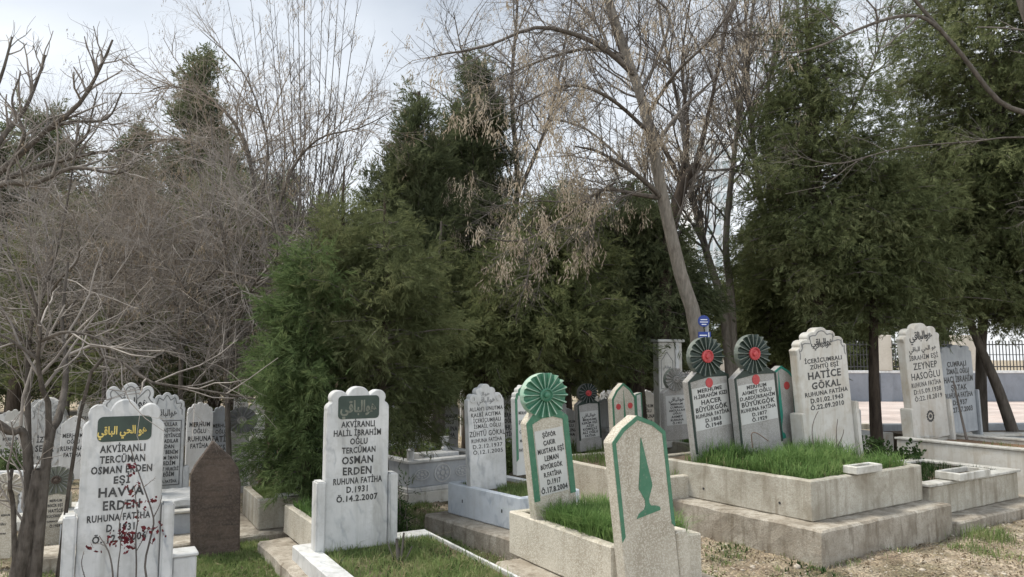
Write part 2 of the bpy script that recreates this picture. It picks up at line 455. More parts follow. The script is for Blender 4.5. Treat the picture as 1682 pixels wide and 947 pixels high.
# pink paved lane in front of the fence wall
m, t, p, n, l = mk('pink_pavers')
vec = n('ShaderNodeNewGeometry').outputs['Position']
bt = n('ShaderNodeTexBrick'); bt.inputs['Scale'].default_value = 1.0
bt.inputs['Brick Width'].default_value = 0.4; bt.inputs['Row Height'].default_value = 0.2; bt.inputs['Mortar Size'].default_value = 0.012
bt.inputs['Color1'].default_value = (0.40, 0.325, 0.29, 1); bt.inputs['Color2'].default_value = (0.44, 0.385, 0.355, 1); bt.inputs['Mortar'].default_value = (0.3, 0.25, 0.22, 1)
l(vec, bt.inputs['Vector'])
rn = ramp(n, [(0.35, (0.75,) * 3), (0.65, (1.1,) * 3)]); l(noise_tex(n, l, vec, 0.7, 6), rn.inputs[0])
l(mixc(n, l, 1.0, bt.outputs[0], rn.outputs[0], 'MULTIPLY'), p.inputs['Base Color']); p.inputs['Roughness'].default_value = 0.85
pv = MB(); pv.box(6.0, 60, 21.0, 33.6, -0.1, 0.02)
tag(pv.build('pavement', m), kind='structure')
kb = MB(); kb.box(6.0, 60, 20.82, 21.0, -0.1, 0.12)
tag(kb.build('kerb', M['concrete'], bevel=0.015), kind='structure')

# ------------------------------------------------------------------ fence wall behind the cemetery
WY = 33.8
wl = empty('fence_wall', (24, WY, 0), (0, 0, 0), 'long blue grey wall with white coping, cream pillars and black iron railings', 'wall')
b = MB(); b.box(-18, 30, -0.12, 0.12, 0, 1.28); b.build('wall_base', M['wall_blue'], wl)
b = MB(); b.box(-18, 30, -0.17, 0.17, 1.282, 1.40); b.build('coping', M['coping'], wl, bevel=0.015)
px_list = [-14.5, -10.8, -7.1, -3.4, 0.3, 4.0, 7.7, 11.4]
for k, x in enumerate(px_list):
    pw = 0.55 if k % 2 else 0.3
    b = MB(); b.box(x - pw, x + pw, -0.2, 0.2, 1.402, 3.0); b.build('pillar', M['wall_cream'], wl, bevel=0.02)
    b = MB(); b.box(x - pw * 0.9, x + pw * 0.9, -0.215, -0.16, 0, 1.278); b.build('pilaster', M['wall_blue'], wl)
for x0, x1 in zip([-18] + px_list, px_list + [15]):
    b = MB()
    b.box(x0, x1, -0.02, 0.02, 1.55, 1.6); b.box(x0, x1, -0.02, 0.02, 2.55, 2.6); b.box(x0, x1, -0.02, 0.02, 2.1, 2.13)
    x = x0 + 0.1
    while x < x1:
        b.box(x - 0.015, x + 0.015, -0.015, 0.015, 1.404, 2.75); x += 0.15
    b.build('railing', M['iron'], wl)

# far buildings
def building(label, px0, px1, pyt, Y, dep, wallm, winm, rows, cols):
    a, c = at(px0, 590, Y), at(px1, 590, Y)
    h = at(px0, pyt, Y).z
    o = empty('apartment_building', (a.x, Y, 0), (0, 0, 0), label, 'building')
    w = c.x - a.x
    b = MB(); b.box(0, w, 0, dep, 0, h); b.build('wall', wallm, o)
    b = MB(); b.box(-0.4, w + 0.4, -0.4, dep + 0.4, h + 0.01, h + 0.8); b.build('roof', M['coping'], o)
    ww, hh = w / cols, h / rows
    for r in range(rows):
        for k in range(cols):
            b = MB(); b.box(ww * (k + 0.18), ww * (k + 0.82), -0.12, -0.005, hh * (r + 0.25), hh * (r + 0.85)); b.build('window', winm, o)
m, t, p, n, l = mk('teal_glass'); p.inputs['Base Color'].default_value = (0.42, 0.48, 0.50, 1); p.inputs['Roughness'].default_value = 0.5; M['glass'] = m
M['tower'] = stone_mat('pale_facade', (0.66, 0.68, 0.69), (0.72, 0.74, 0.75), (0.4, 0.42, 0.44), 0.2, rough=0.8, scale=0.1)
building('tall pale tower with teal glass windows far behind the trees', 1148, 1208, 235, 130, 12, M['tower'], M['glass'], 14, 4)


# ------------------------------------------------------------------ inscriptions
ARABIC = '\uFEF2\uFED7\uFE8E\uFE92\uFEDF\uFE8D\uFEEE\uFEEB'                      # huvel baki
ARABIC_LONG = '\uFEF2\uFED7\uFE8E\uFE92\uFEDF\uFE8D \uFEF2\uFEA4\uFEDF\uFE8D \uFEEE\uFEEB'
_glyph = {}


def text_geo(s, bold):
    key = (s, bold)
    if key not in _glyph:
        c = bpy.data.curves.new('t', 'FONT'); c.body = s; c.resolution_u = 2; c.offset = bold; c.space_character = 1.0 if ord(s[0]) > 0x600 else 1.12; c.fill_mode = 'FRONT'
        o = bpy.data.objects.new('t', c)
        me = bpy.data.meshes.new_from_object(o)
        v = np.zeros(len(me.vertices) * 3); me.vertices.foreach_get('co', v); v = v.reshape(-1, 3)
        f = [tuple(q.vertices) for q in me.polygons]
        bpy.data.objects.remove(o); bpy.data.curves.remove(c); bpy.data.meshes.remove(me)
        _glyph[key] = (v, f)
    return _glyph[key]


def inscription(parent, lines, y, mat, name='inscription', bold=0.018, cx=0.0, thick=0.0022, bend=0.0):
    """lines: (text, z of baseline, cap height, max width) in the stone's frame, facing -y"""
    VV, FF, off = [], [], 0
    for s, z, h, wmax in lines:
        v, f = text_geo(s, bold)
        if len(v) == 0: continue
        sc = h / 0.73
        w = (v[:, 0].max() - v[:, 0].min())
        sx = min(wmax / w, sc * 1.3)
        sc = min(sc, sx / 0.7)
        x = (v[:, 0] - (v[:, 0].max() + v[:, 0].min()) / 2) * sx + cx
        jr = random.Random(len(VV) * 7 + len(s) * 13 + int(abs(z) * 900))
        p1, p2, p3 = (jr.uniform(0, 6.28) for _ in range(3))
        zz = v[:, 1] * sc * (1 + .025 * np.sin(x / h * 1.7 + p3)) + z + h * (.018 * np.sin(x / h * 2.3 + p1) + .01 * np.sin(x / h * 5.1 + p2))
        x = x + h * .012 * np.sin(v[:, 1] * 5 + x / h * 2.9 + p2) + jr.uniform(-.15, .15) * h
        front = np.stack([x, np.full_like(x, y - thick), zz], -1)
        VV.append(front)
        FF += [tuple(i + off for i in q) for q in f]
        off += len(v)
    me = bpy.data.meshes.new(name)
    me.from_pydata(np.concatenate(VV).tolist(), [], FF)
    bm = bmesh.new(); bm.from_mesh(me)
    bmesh.ops.remove_doubles(bm, verts=bm.verts, dist=1e-5)
    r = bmesh.ops.extrude_face_region(bm, geom=list(bm.faces))
    for e in r['geom']:
        if isinstance(e, bmesh.types.BMVert): e.co.y += thick + 0.001
    bmesh.ops.recalc_face_normals(bm, faces=bm.faces)
    bm.to_mesh(me); bm.free()
    return link(name, me, mat, parent)


def text_block(parent, rows, ztop, zbot, w, y, mat, bold=0.032, cx=0.0):
    """rows: (text, weight[, width fraction])"""
    tot = sum(r[1] for r in rows)
    u = (ztop - zbot) / tot
    z, lines = ztop, []
    for r in rows:
        z -= r[1] * u
        lines.append((r[0], z + 0.14 * r[1] * u, 0.70 * r[1] * u, w * (r[2] if len(r) > 2 else 1.0)))
    return inscription(parent, lines, y, mat, bold=bold, cx=cx)


# ------------------------------------------------------------------ gravestones
A = R(30)


def fit(pl, pr, pb, pt, Y, a=A):
    pc = (pl + pr) / 2
    base = at(pc, pb, Y)
    k = base.x / Y
    w = (pr - pl) / F * Y / (math.cos(a) - k * math.sin(a))
    return base, w, at(pc, pt, Y).z - base.z


def edge_angle(c, far): return math.atan2(-(far.x - c.x), far.y - c.y)


def settle(base, w, a, c, far, gap=.02):
    """move a stone sideways until its front left corner stands inside the kerb's left face"""
    g = edge_angle(c, far)
    t_ = Vector((math.cos(g), math.sin(g), 0))
    corner = base + Vector((-math.cos(a) * w / 2 + math.sin(a) * .06, -math.sin(a) * w / 2 - math.cos(a) * .06, 0))
    k = (corner - c).dot(t_)
    return base + t_ * max(0, gap - k)


def lobed(w, h, hs, lobes, base=0.0, seg=64, foot=1.0):
    """stone outline: straight sides up to hs, then lobes (cx, cz, r) in units of w above hs"""
    pts = [(-w / 2 * foot, base), (w / 2 * foot, base)]
    c0 = (0.0, 0.12)
    cs = list(lobes) + [(-x, z, r) for x, z, r in lobes if x] + [(0, 0.02, 0.24)]
    arc = []
    for k in range(seg + 1):
        th = math.pi * k / seg
        d = (math.cos(th), math.sin(th))
        best = 0
        for cx, cz, r in cs:
            ox, oz = c0[0] - cx, c0[1] - cz
            bq = ox * d[0] + oz * d[1]
            disc = bq * bq - (ox * ox + oz * oz - r * r)
            if disc >= 0: best = max(best, -bq + math.sqrt(disc))
        arc.append((c0[0] + d[0] * best, c0[1] + d[1] * best))
    zt = max(z for _, z in arc)
    fz = (h - hs) / (zt * w)
    pts.append((w / 2, hs))
    for x, z in arc:
        pts.append((x * w, hs + z * w * fz))
    pts.append((-w / 2, hs))
    o = [pts[0]]
    for q in pts[1:]:
        if math.hypot(q[0] - o[-1][0], q[1] - o[-1][1]) > 1e-4: o.append(q)
    return o


LOBE5 = [(0.385, 0.15, 0.115), (0.315, 0.337, 0.127), (0, 0.352, 0.172)]
LOBE7 = [(0.43, 0.05, 0.10), (0.36, 0.2, 0.12), (0.2, 0.33, 0.12), (0, 0.38, 0.13)]
LOBE_TALL = [(0.42, 0.06, 0.11), (0.33, 0.22, 0.12), (0.17, 0.38, 0.12), (0, 0.46, 0.13)]


def inset(ol, d, floor=None):
    """shrink an outline towards its inside (simple, averaged normals)"""
    n = len(ol); o = []
    for i in range(n):
        a, b, c = ol[i - 1], ol[i], ol[(i + 1) % n]
        e1 = Vector((b[0] - a[0], b[1] - a[1])); e2 = Vector((c[0] - b[0], c[1] - b[1]))
        if e1.length < 1e-6 or e2.length < 1e-6: o.append(b); continue
        n1 = Vector((-e1.y, e1.x)).normalized(); n2 = Vector((-e2.y, e2.x)).normalized()
        nn = n1 + n2
        if nn.length < 0.3: o.append(b); continue
        nn.normalize(); k = d / max(0.45, nn.dot(n1))
        o.append((b[0] + nn.x * k, b[1] + nn.y * k))
    return o


def rrect(x0, x1, z0, z1, r, n=5):
    o = []
    for cx, cz, a0 in ((x1 - r, z0 + r, -90), (x1 - r, z1 - r, 0), (x0 + r, z1 - r, 90), (x0 + r, z0 + r, 180)):
        for k in range(n + 1):
            t_ = R(a0 + 90 * k / n); o.append((cx + r * math.cos(t_), cz + r * math.sin(t_)))
    return o


def disc(cx, cz, r, n=24):
    return [(cx + r * math.cos(2 * math.pi * k / n), cz + r * math.sin(2 * math.pi * k / n)) for k in range(n)]


def stone_root(label, base, a, roll=0.0, back=0.0, name='gravestone', cat='gravestone', group=None):
    return empty(name, base, (R(-back), R(-roll), a), label, cat, group)


def slab(root, outline, th, mat, bevel=0.006, sink=0.06, name='slab'):
    """outline's z=0 points are pushed into the ground"""
    ol = [(x, z if z > 0.001 else -sink) for x, z in outline]
    return MB().prism(ol, -th / 2, th / 2).build(name, mat, root, bevel=bevel)


def rosette(root, cz, r, y, n, groove, ridge, hubm, hub=0.3, knob=None, depth=0.035, wide=1.0):
    """fluted fan disc standing proud of the slab's face at y; its back closes it"""
    b = MB(); bm = b.bm
    yb = y + 0.06
    ri = r * hub
    seq = []
    for k in range(n):
        a0 = 2 * math.pi * k / n + math.pi / 2
        da = 2 * math.pi / n
        for fr, up in ((0.0, 1), (0.16, 1), (0.34, 0), (0.82, 0)):
            seq.append((a0 + da * fr, up))
    inner = [bm.verts.new((ri * math.cos(t_), y - (depth * 0.7 if u else depth * 0.25), cz + ri * math.sin(t_))) for t_, u in seq]
    outer = [bm.verts.new((r * (1.0 if u else 0.985) * math.cos(t_), y - (depth if u else depth * 0.1), cz + r * (1.0 if u else 0.985) * math.sin(t_))) for t_, u in seq]
    backv = [bm.verts.new((r * 0.98 * math.cos(t_), yb, cz + r * 0.98 * math.sin(t_))) for t_, u in seq]
    m_ = len(seq)
    for k in range(m_):
        j = (k + 1) % m_
        ridge_face = seq[k][1] == 1 and seq[j][1] == 1
        bm.faces.new((inner[k], inner[j], outer[j], outer[k])).material_index = 1 if ridge_face else 0
        bm.faces.new((outer[k], outer[j], backv[j], backv[k])).material_index = 1
    bm.faces.new(inner).material_index = 0
    bm.faces.new(backv[::-1]).material_index = 1
    ro = b.build('rosette', [groove, ridge], root)
    ro.scale.x = wide
    b = MB()
    b.bm.faces.ensure_lookup_table()
    rings = [(hub * 1.0 * r, -0.01), (hub * 1.0 * r, -depth * 1.05), (hub * 0.82 * r, -depth * 1.2), (hub * 0.7 * r, -depth * 0.8), (hub * 0.45 * r, -depth * 0.8), (hub * 0.38 * r, -depth * 1.35), (hub * 0.1 * r, -depth * 1.5)]
    rs = [[b.bm.verts.new((q * math.cos(2 * math.pi * k / 24), y + d, cz + q * math.sin(2 * math.pi * k / 24))) for k in range(24)] for q, d in rings]
    for p0, p1 in zip(rs, rs[1:]):
        for k in range(24): b.bm.faces.new((p0[k], p0[(k + 1) % 24], p1[(k + 1) % 24], p1[k]))
    b.bm.faces.new(rs[-1])
    b.build('boss', hubm, ro)
    return ro


def side_blocks(root, w, hl, hr, bw, th, mat, y0=-0.03):
    for sx, h in ((-1, hl), (1, hr)):
        if h <= 0: continue
        x0, x1 = (-w / 2 - bw, -w / 2 - 0.003) if sx < 0 else (w / 2 + 0.003, w / 2 + bw)
        MB().box(x0, x1, -th / 2 + y0, th / 2, -0.25, h).build('side_block', mat, root, bevel=0.012, seg=2)


def band(root, ol, d, y, mat, name='painted_border', closed=True):
    return MB().strip(ol, inset(ol, d), y - 0.003, y + 0.001, closed).build(name, mat, root)


def motif_cypress(root, x, z0, h, w, y, mat):
    """tall cypress in a footed vase"""
    ol = [(0, 1.0), (-0.06, .93), (-0.26, 0.62), (-0.45, 0.40), (-0.47, 0.36), (-0.22, 0.24), (-0.14, 0.20), (-0.16, 0.13), (-0.28, 0.09), (-0.62, 0.055), (-0.8, 0.0), (0.8, 0.03), (0.78, 0.07), (0.55, 0.10), (0.22, 0.115), (0.12, 0.15), (0.10, 0.20), (0.2, 0.25), (0.42, 0.36), (0.42, 0.40), (0.26, 0.62), (0.06, .93)]
    pts = [(x + px * w * 0.62, z0 + pz * h) for px, pz in ol][::-1]
    # counter-clockwise seen from the front
    return MB().prism(pts[::-1], y - 0.004, y + 0.001).build('cypress_motif', mat, root)


def pointed(w, hs, h):
    return [(-w / 2, 0), (w / 2, 0), (w / 2, hs), (w * 0.30, hs + (h - hs) * 0.55), (0, h), (-w * 0.30, hs + (h - hs) * 0.55), (-w / 2, hs)]


def upper(ol, zmin):
    """open outline from right side at zmin over the top to the left side"""
    o = [q for q in ol if q[1] > zmin]
    return [(max(q[0] for q in ol), zmin)] + o + [(min(q[0] for q in ol), zmin)]


# --- white lobed stone with green gilt plaque, nearest on the left
base, w, h = fit(126, 258, 948, 655, 5.3)
r_ = stone_root('tall white marble headstone behind red rose stems, green plaque with gold Arabic script', base, A)
ol = lobed(w, h, h * 0.765, LOBE5)
slab(r_, ol, 0.11, M['marble'], 0.007)
f = -0.055
pl = MB().prism(rrect(-w * .325, w * .335, h * .765, h * .905, 0.035), f - 0.004, f).build('plaque', M['plaque'], r_)
inscription(pl, [(ARABIC_LONG, h * .806, .088, w * .60)], f - 0.004, M['gold'], bold=0.03)
text_block(r_, [('AKVİRANLI', 1, .55), ('TERCÜMAN', 1, .55), ('OSMAN ERDEN', 1, .74), ('EŞİ', 1, .2), ('HAVVA', 1.25, .55), ('ERDEN', 1.25, .45), ('RUHUNA FATİHA', 1, .76), ('D. 1931', 1, .34), ('Ö..12.4.2006', 1, .65)], h * .755, h * .20, w, f, M['black'])
side_blocks(r_, w, h * .375, h * .40, .085, .13, M['marble'])
g_ = empty('grave', (base.x, base.y, 0), (0, 0, A), 'white marble grave edging around the rose bush at bottom left', 'grave')
b = MB(); b.box(-w / 2 - .12, w / 2 + .17, -.06, .16, -.1, .2); b.build('plinth', M['marble'], g_, bevel=.01)
b = MB(); b.box(-w / 2 - .16, -w / 2 + .06, -2.2, -.062, -.1, .21); b.box(w / 2 + .0, w / 2 + .17, -2.2, -.062, -.1, .19); b.build('kerb', M['marble'], g_, bevel=.01)
b = MB(); b.box(w / 2 + .095, w / 2 + .26, .02, .2, .2, .47); b.build('pedestal', M['marble'], g_, bevel=.012)
b = MB(); b.box(w / 2 + .085, w / 2 + .27, .01, .21, .472, .50); b.build('pedestal_cap', M['marble'], g_, bevel=.008)
b = MB(); b.box(-w / 2 + .062, w / 2 - .002, -2.2, -.064, -.1, .1); b.build('soil', M['soil'], g_)
HAV = (base.copy(), w, h)

# --- white lobed stone with dark plaque behind grass plot
base, w, h = fit(532, 632, 888, 634, 6.8)
r_ = stone_root('white marble headstone with dark bronze Arabic plaque, partly under green conifer branches', base, A)
ol = lobed(w, h, h * 0.80, LOBE5)
slab(r_, ol, 0.11, M['marble'], 0.007)
f = -0.055
pl = MB().prism(rrect(-w * .33, w * .33, h * .79, h * .94, 0.035), f - 0.004, f).build('plaque', M['plaque'], r_)
inscription(pl, [(ARABIC, h * .835, .10, w * .58)], f - 0.004, M['bronze'], bold=0.03)
text_block(r_, [('AKVİRANLI', 1, .54), ('HALİL İBRAHİM', 1, .76), ('OĞLU', 1, .28), ('TERCÜMAN', 1, .54), ('OSMAN', 1.25, .5), ('ERDEN', 1.25, .46), ('RUHUNA FATİHA', 1, .78), ('D.1931', 1, .34), ('Ö.14.2.2007', 1, .66)], h * .785, h * .255, w, f, M['black'])
side_blocks(r_, w, h * .405, h * .425, .085, .13, M['marble'])
OSM = (base.copy(), w, h)


def local_frame(c, a):
    t_ = Vector((math.cos(a), math.sin(a))); u_ = Vector((-math.sin(a), math.cos(a)))
    return lambda q: (Vector((q.x - c.x, q.y - c.y)).dot(t_), Vector((q.x - c.x, q.y - c.y)).dot(u_))


def ring(b, x0, x1, y0, y1, z0, z1, t):
    """rectangular kerb ring"""
    bm = b.bm
    o = [(x0, y0), (x1, y0), (x1, y1), (x0, y1)]
    ti = t if isinstance(t, tuple) else (t,) * 4          # near, right, far, left
    i = [(x0 + ti[3], y0 + ti[0]), (x1 - ti[1], y0 + ti[0]), (x1 - ti[1], y1 - ti[2]), (x0 + ti[3], y1 - ti[2])]
    vs = [[bm.verts.new((*q, z)) for q in loop] for loop, z in ((o, z0), (o, z1), (i, z1), (i, z0))]
    for a_, b_ in zip(vs, vs[1:] + vs[:1]):
        for k in range(4):
            j = (k + 1) % 4
            bm.faces.new((a_[k], a_[j], b_[j], b_[k]))
    return b


def grave(label, corner, z1, a, w, ln, t, mat, z0=-0.1, step=None, stepm=None, rough=0.006, soil='soil', soil_drop=0.05, name='grave', bevel=0.012, cap=None, seed=1):
    """corner: world point of the kerb's near left outer corner"""
    g_ = empty(name, (corner.x, corner.y, 0), (0, 0, a), label, 'grave')
    kz = z0 if step is None else step[4] + 0.002
    b = ring(MB(), 0, w, 0, ln, kz, z1, t); b.build('kerb', mat, g_, bevel=bevel, rough=rough, seed=seed)
    tt = t if isinstance(t, tuple) else (t,) * 4
    b = MB(); b.box(tt[3] + .004, w - tt[1] - .004, tt[0] + .004, ln - tt[2] - .004, kz, z1 - soil_drop)
    b.build('soil', M[soil], g_, rough=0.012, cut=.1, seed=seed)
    if step:
        x0, x1, y0, y1, zs = step
        MB().box(x0, x1, y0, y1, -0.15, zs).build('step', stepm or mat, g_, bevel=0.02, rough=rough * 2.2, seed=seed + 3, cut=.09)
    if cap:
        b = ring(MB(), -cap, w + cap, -cap, ln + cap, z1 + .002, z1 + .035, tuple(q + cap * 2 for q in tt)); b.build('rim', M['marble_old'], g_, bevel=.006)
    return g_


# grass plot in front of the second stone
c = gnd(480, 895, .25)
a = R(30)
near = c + Vector((math.sin(a), -math.cos(a), 0)) * 2.2
g_ = grave('white marble edged grave full of short grass below the dark plaque headstone', near, .25, a, 1.28, 2.2, (.15, .02, .2, .18), M['marble'], rough=.003, soil_drop=.04)
c2 = gnd(683, 888, .1)
lf = local_frame(near, a)
x0, y0 = lf(c2)
b = MB(); b.box(x0, x0 + .1, -.2, y0, -.1, .12); b.build('broken_edging', M['marble_old'], g_, bevel=.015, rough=.02, cut=.06)
OSMG = (near, a)

# --- rough brown pointed stone
base, w, h = fit(313, 393, 903, 722, 7.45, R(22))
r_ = stone_root('rough dark brown unlettered stone with a pointed top standing in grass', base, R(22), roll=1.5)
MB().prism([(-w * .47, -.2), (w * .5, -.2), (w * .5, h * .6), (w * .46, h * .72), (w * .30, h * .84), (-w * .06, h), (-w * .40, h * .80), (-w * .5, h * .72), (-w * .5, h * .4)], -.06, .06).build('slab', M['brown_stone'], r_, bevel=.012, rough=.01, cut=.07)

# --- two tall white stones behind
base, w, h = fit(160, 248, 862, 628, 8.3, R(26))
r_ = stone_root('tall white headstone with bold black Arabic script peeping above the nearest marble stone', base, R(26))
ol = lobed(w, h, h * .78, LOBE5)
slab(r_, ol, .1, M['marble'])
band(r_, [q for q in upper(inset(ol, .035), h * .45)], .012, -.05, M['groove'], 'groove_line', False)
inscription(r_, [(ARABIC, h * .83, .11, w * .62)], -.05, M['black'], bold=.03)
text_block(r_, [('ANNEMİZ', 1, .7), ('BABAMIZ', 1, .7), ('RUHUNA FATİHA', 1, .7)], h * .7, h * .5, w, -.05, M['black'])
base, w, h = fit(236, 297, 835, 644, 8.9, R(26))
r_ = stone_root('white headstone with framed verse panel between the marble stone and the brown stone', base, R(26))
ol = lobed(w, h, h * .82, LOBE7)
slab(r_, ol, .1, M['marble'])
band(r_, upper(inset(ol, .03), h * .8), .01, -.05, M['groove'], 'groove_line', False)
band(r_, [(-w * .42, h * .2), (w * .42, h * .2), (w * .42, h * .76), (-w * .42, h * .76)], .012, -.05, M['groove'], 'panel_frame')
inscription(r_, [(ARABIC, h * .80, .075, w * .6)], -.05, M['black'], bold=.02)
text_block(r_, [('GÖNÜLLAR', 1, .6), ('YANYAŞTIDIN', 1, .75), ('ZİRA DEYİNCE', 1, .75), ('YANMADILAR', 1, .7), ('ZARDAN', 1, .5), ('SENDE BENİM', 1, .7), ('DERDİM İMAN', 1, .7), ('DEDEDİM', 1, .6), ('CENNET HURİSİ', 1, .76), ('MELEĞİM', 1, .5), ('RUHUNA FATİHA', 1.2, .7)], h * .75, h * .215, w, -.051, M['black'])
side_blocks(r_, w, 0, h * .36, .07, .12, M['marble'])
c = gnd(318, 835, .34)
g_ = empty('grave', (c.x, c.y, 0), (0, 0, R(26)), 'low grey grave platform with a white carved slab beside the brown stone', 'grave')
b = MB(); b.box(-1.2, .12, 0, 1.0, -.1, .30); b.build('base', M['marble_grey'], g_, bevel=.01, rough=.004)
b = MB(); b.box(-1.22, .14, -.03, 1.02, .302, .335); b.build('rim', M['marble_old'], g_, bevel=.008)
b = MB(); b.box(-1.1, .05, .1, .9, .337, .43); b.build('carved_slab', M['marble'], g_, bevel=.02, rough=.02, cut=.06)
b = MB(); b.box(-1.4, .3, -.5, -.002, -.1, .1); b.build('step', M['concrete_step'], g_, bevel=.015, rough=.008)


# --- fan stones
def fan_stone(label, pl, pr, pb, pt, Y, a, roll, rr, body, groove, ridge, hub, borderm, panelm, rows, th=.1, n=18, bw=.035, panel=(.3, .8), dot=None, peak=True, arab=False, hubfrac=.3, wide=1.15, group=None, kerb=None):
    """rr: rosette radius in pixels of the photograph at depth Y; the outline narrows to a neck under the rosette"""
    base, w, h = fit(pl, pr, pb, pt, Y, a)
    if kerb: base = settle(base, w, a, *kerb, .008)
    r_ = stone_root(label, base, a, roll, group=group)
    R_ = rr / F * Y
    cz = h - R_
    hs = cz - R_ * 1.12                                    # shoulder
    nk = R_ * .55
    ol = [(-w / 2, 0), (w / 2, 0), (w / 2, hs), (nk, cz - R_ * .55), (nk * .8, cz), (-nk * .8, cz), (-nk, cz - R_ * .55), (-w / 2, hs)]
    slab(r_, ol, th, body, .008)
    f = -th / 2
    rosette(r_, cz, R_, f - .002, n, groove, ridge, hub, hubfrac, wide=wide)
    if borderm:
        o2 = [(w / 2, h * .12), (w / 2, hs), (nk, cz - R_ * .62), (-nk, cz - R_ * .62), (-w / 2, hs), (-w / 2, h * .12)]
        i2 = [(w / 2 - bw, h * .12), (w / 2 - bw, hs - bw * .3), (nk * .55, cz - R_ * 1.02), (-nk * .55, cz - R_ * 1.02), (-w / 2 + bw, hs - bw * .3), (-w / 2 + bw, h * .12)]
        if peak:
            i2[2], i2[3] = (0.001, cz - R_ * 1.06), (-0.001, cz - R_ * 1.06)
        MB().strip([(x * .992, z) for x, z in o2], i2, f - .006, f + .001, False).build('painted_border', borderm, r_)
    pw = w / 2 - bw - .012
    if panelm:
        MB().prism([(-pw, h * panel[0]), (pw, h * panel[0]), (pw, h * panel[1]), (-pw, h * panel[1])], f - .004, f).build('text_panel', panelm, r_)
        f -= .004
    zt = h * panel[1]
    if arab:
        inscription(r_, [(ARABIC, zt - h * .085, h * .055, pw * 1.5)], f, M['black'], bold=.015); zt -= h * .1
    text_block(r_, rows, zt - .005, h * panel[0] + .006, 2 * pw * .95, f, M['black'])
    if dot:
        MB().prism(disc(0, h * dot, w * .085), f - .004, f + .004).build('red_dot', M['red'], r_)
    return r_, base, w, h


fan_stone('beige headstone crowned with a bright green fan rosette and green border', 869, 936, 843, 610, 6.3, A, 7.0, 35.5, M['mosaic'], M['green'], M['green_pale'], M['green'], M['green'], M['panel'],
          [('ŞÖFÖR', 1, .5), ('ÇAKIR', 1, .45), ('MUSTAFA EŞİ', 1, .98), ('LEMAN', 1, .52), ('BÜYÜKGÖK', 1, .82), ('R.FATİHA', 1, .66), ('D.1917', 1, .5), ('Ö.17.8.2004', 1, .98)], panel=(.15, .60), peak=False, bw=.055, kerb=(gnd(1005, 898, .60), gnd(855, 845, .60)))
fan_stone('grey headstone with red and dark green fan rosette, left one of the tall pair', 1142, 1208, 762, 552, 9.15, A, 7, 31.5, M['mosaic_grey'], M['green_dark'], M['ridge_grey'], M['red'], M['green_dark'], M['panel'],
          [('MERHUME', 1, .8), ('H.İBRAHİM KIZI', 1, .98), ('HACER', 1.25, .6), ('BÜYÜKGÖK', 1.25, .95), ('RUHUNA FATİHA', 1, 1), ('D.1883', 1, .6), ('Ö.1948', 1, .6)], panel=(.29, .615), dot=.640, hubfrac=.33)
fan_stone('grey headstone with red and dark green fan rosette, beside the teal cypress stone', 1216, 1284, 756, 548, 9.3, A, 6, 31.5, M['mosaic_grey'], M['green_dark'], M['ridge_grey'], M['red'], M['green_dark'], M['panel'],
          [('MERHUM', 1, .7), ('AHMET OĞLU', 1, .85), ('D.ABDÜRRAHİM', 1, 1), ('BÜYÜKGÖK', 1.25, .95), ('RUHUNA FATİHA', 1, 1), ('D.1877', 1, .6), ('Ö.1929', 1, .6)], panel=(.31, .615), dot=.640, hubfrac=.33)
fan_stone('small grey headstone with dark red centred fan under the conifers', 950, 986, 733, 629, 12.2, A, 4, 15.5, M['mosaic_grey'], M['green_dark'], M['groove'], M['red'], M['green_dark'], M['panel'],
          [('MERHUME', 1, .8), ('KERİM EŞİ', 1, .9), ('AİŞE', 1, .5), ('KÖMEÇLİ', 1, .8), ('ALİ OĞLU', 1.2, .9), ('FATİHA', 1, .6)], panel=(.15, .56), n=16, bw=.03, arab=True)
fan_stone('plain grey headstone with unpainted fan rosette in front of the white panel stone', 1090, 1130, 716, 604, 12.0, A, 2, 18.5, M['mosaic_grey'], M['mosaic_grey'], M['ridge_grey'], M['mosaic_grey'], None, M['panel'],
          [('MERHUM', 1, .6), ('ÇUMRALI', 1, .9), ('ABDULLAH', 1, .9), ('OĞLU', 1, .5), ('AHMET', 1.1, .8), ('RUHUNA', 1, .9), ('Ö.1951', 1, .7)], panel=(.17, .60), n=18, arab=True, bw=.03)
fan_stone('small beige headstone with dark half fan behind the forked grey tree', 66, 114, 892, 764, 8.0, R(24), 1, 21, M['mosaic'], M['bronze'], M['groove'], M['brown_stone'], M['bronze'], None,
          [('MERHUM', 1, .7), ('BEKİR EŞİ', 1, .85), ('HATİCE', 1.2, .8), ('KÜÇÜKECE', 1, .9), ('RUHUNA FATİHA', 1, .9), ('Ö.1939', 1.1, .6)], panel=(.2, .60), n=18, bw=.04)
fan_stone('grey stone with worn fan top behind the brown stone and conifer', 374, 412, 802, 668, 10.6, R(24), 0, 21, M['mosaic_grey'], M['groove'], M['ridge_grey'], M['mosaic_grey'], None, None,
          [('MERHUM', 1, .7), ('HACI ALİ', 1, .85), ('OĞLU', 1, .5), ('MUSTAFA', 1, .8), ('RUHUNA', 1, .9), ('FATİHA', 1, .6), ('Ö.1962', 1, .6)], panel=(.12, .58), n=16)
fan_stone('narrow teal fan headstone far between two white stones', 818, 836, 705, 612, 15.5, A, 1, 12, M['mosaic_grey'], M['teal'], M['teal'], M['teal'], M['teal'], M['panel'],
          [('MERHUM', 1, .9), ('OĞLU', 1, .7), ('RUHUNA', 1, .9)], panel=(.2, .58), n=14, bw=.03)
fan_stone('far teal fan headstone glimpsed through the front conifer', 450, 470, 760, 655, 12.5, A, 1, 12, M['mosaic_grey'], M['teal'], M['teal'], M['teal'], M['teal'], M['panel'],
          [('MERHUM', 1, .9), ('OĞLU', 1, .7), ('RUHUNA', 1, .9)], panel=(.2, .58), n=14, bw=.03)
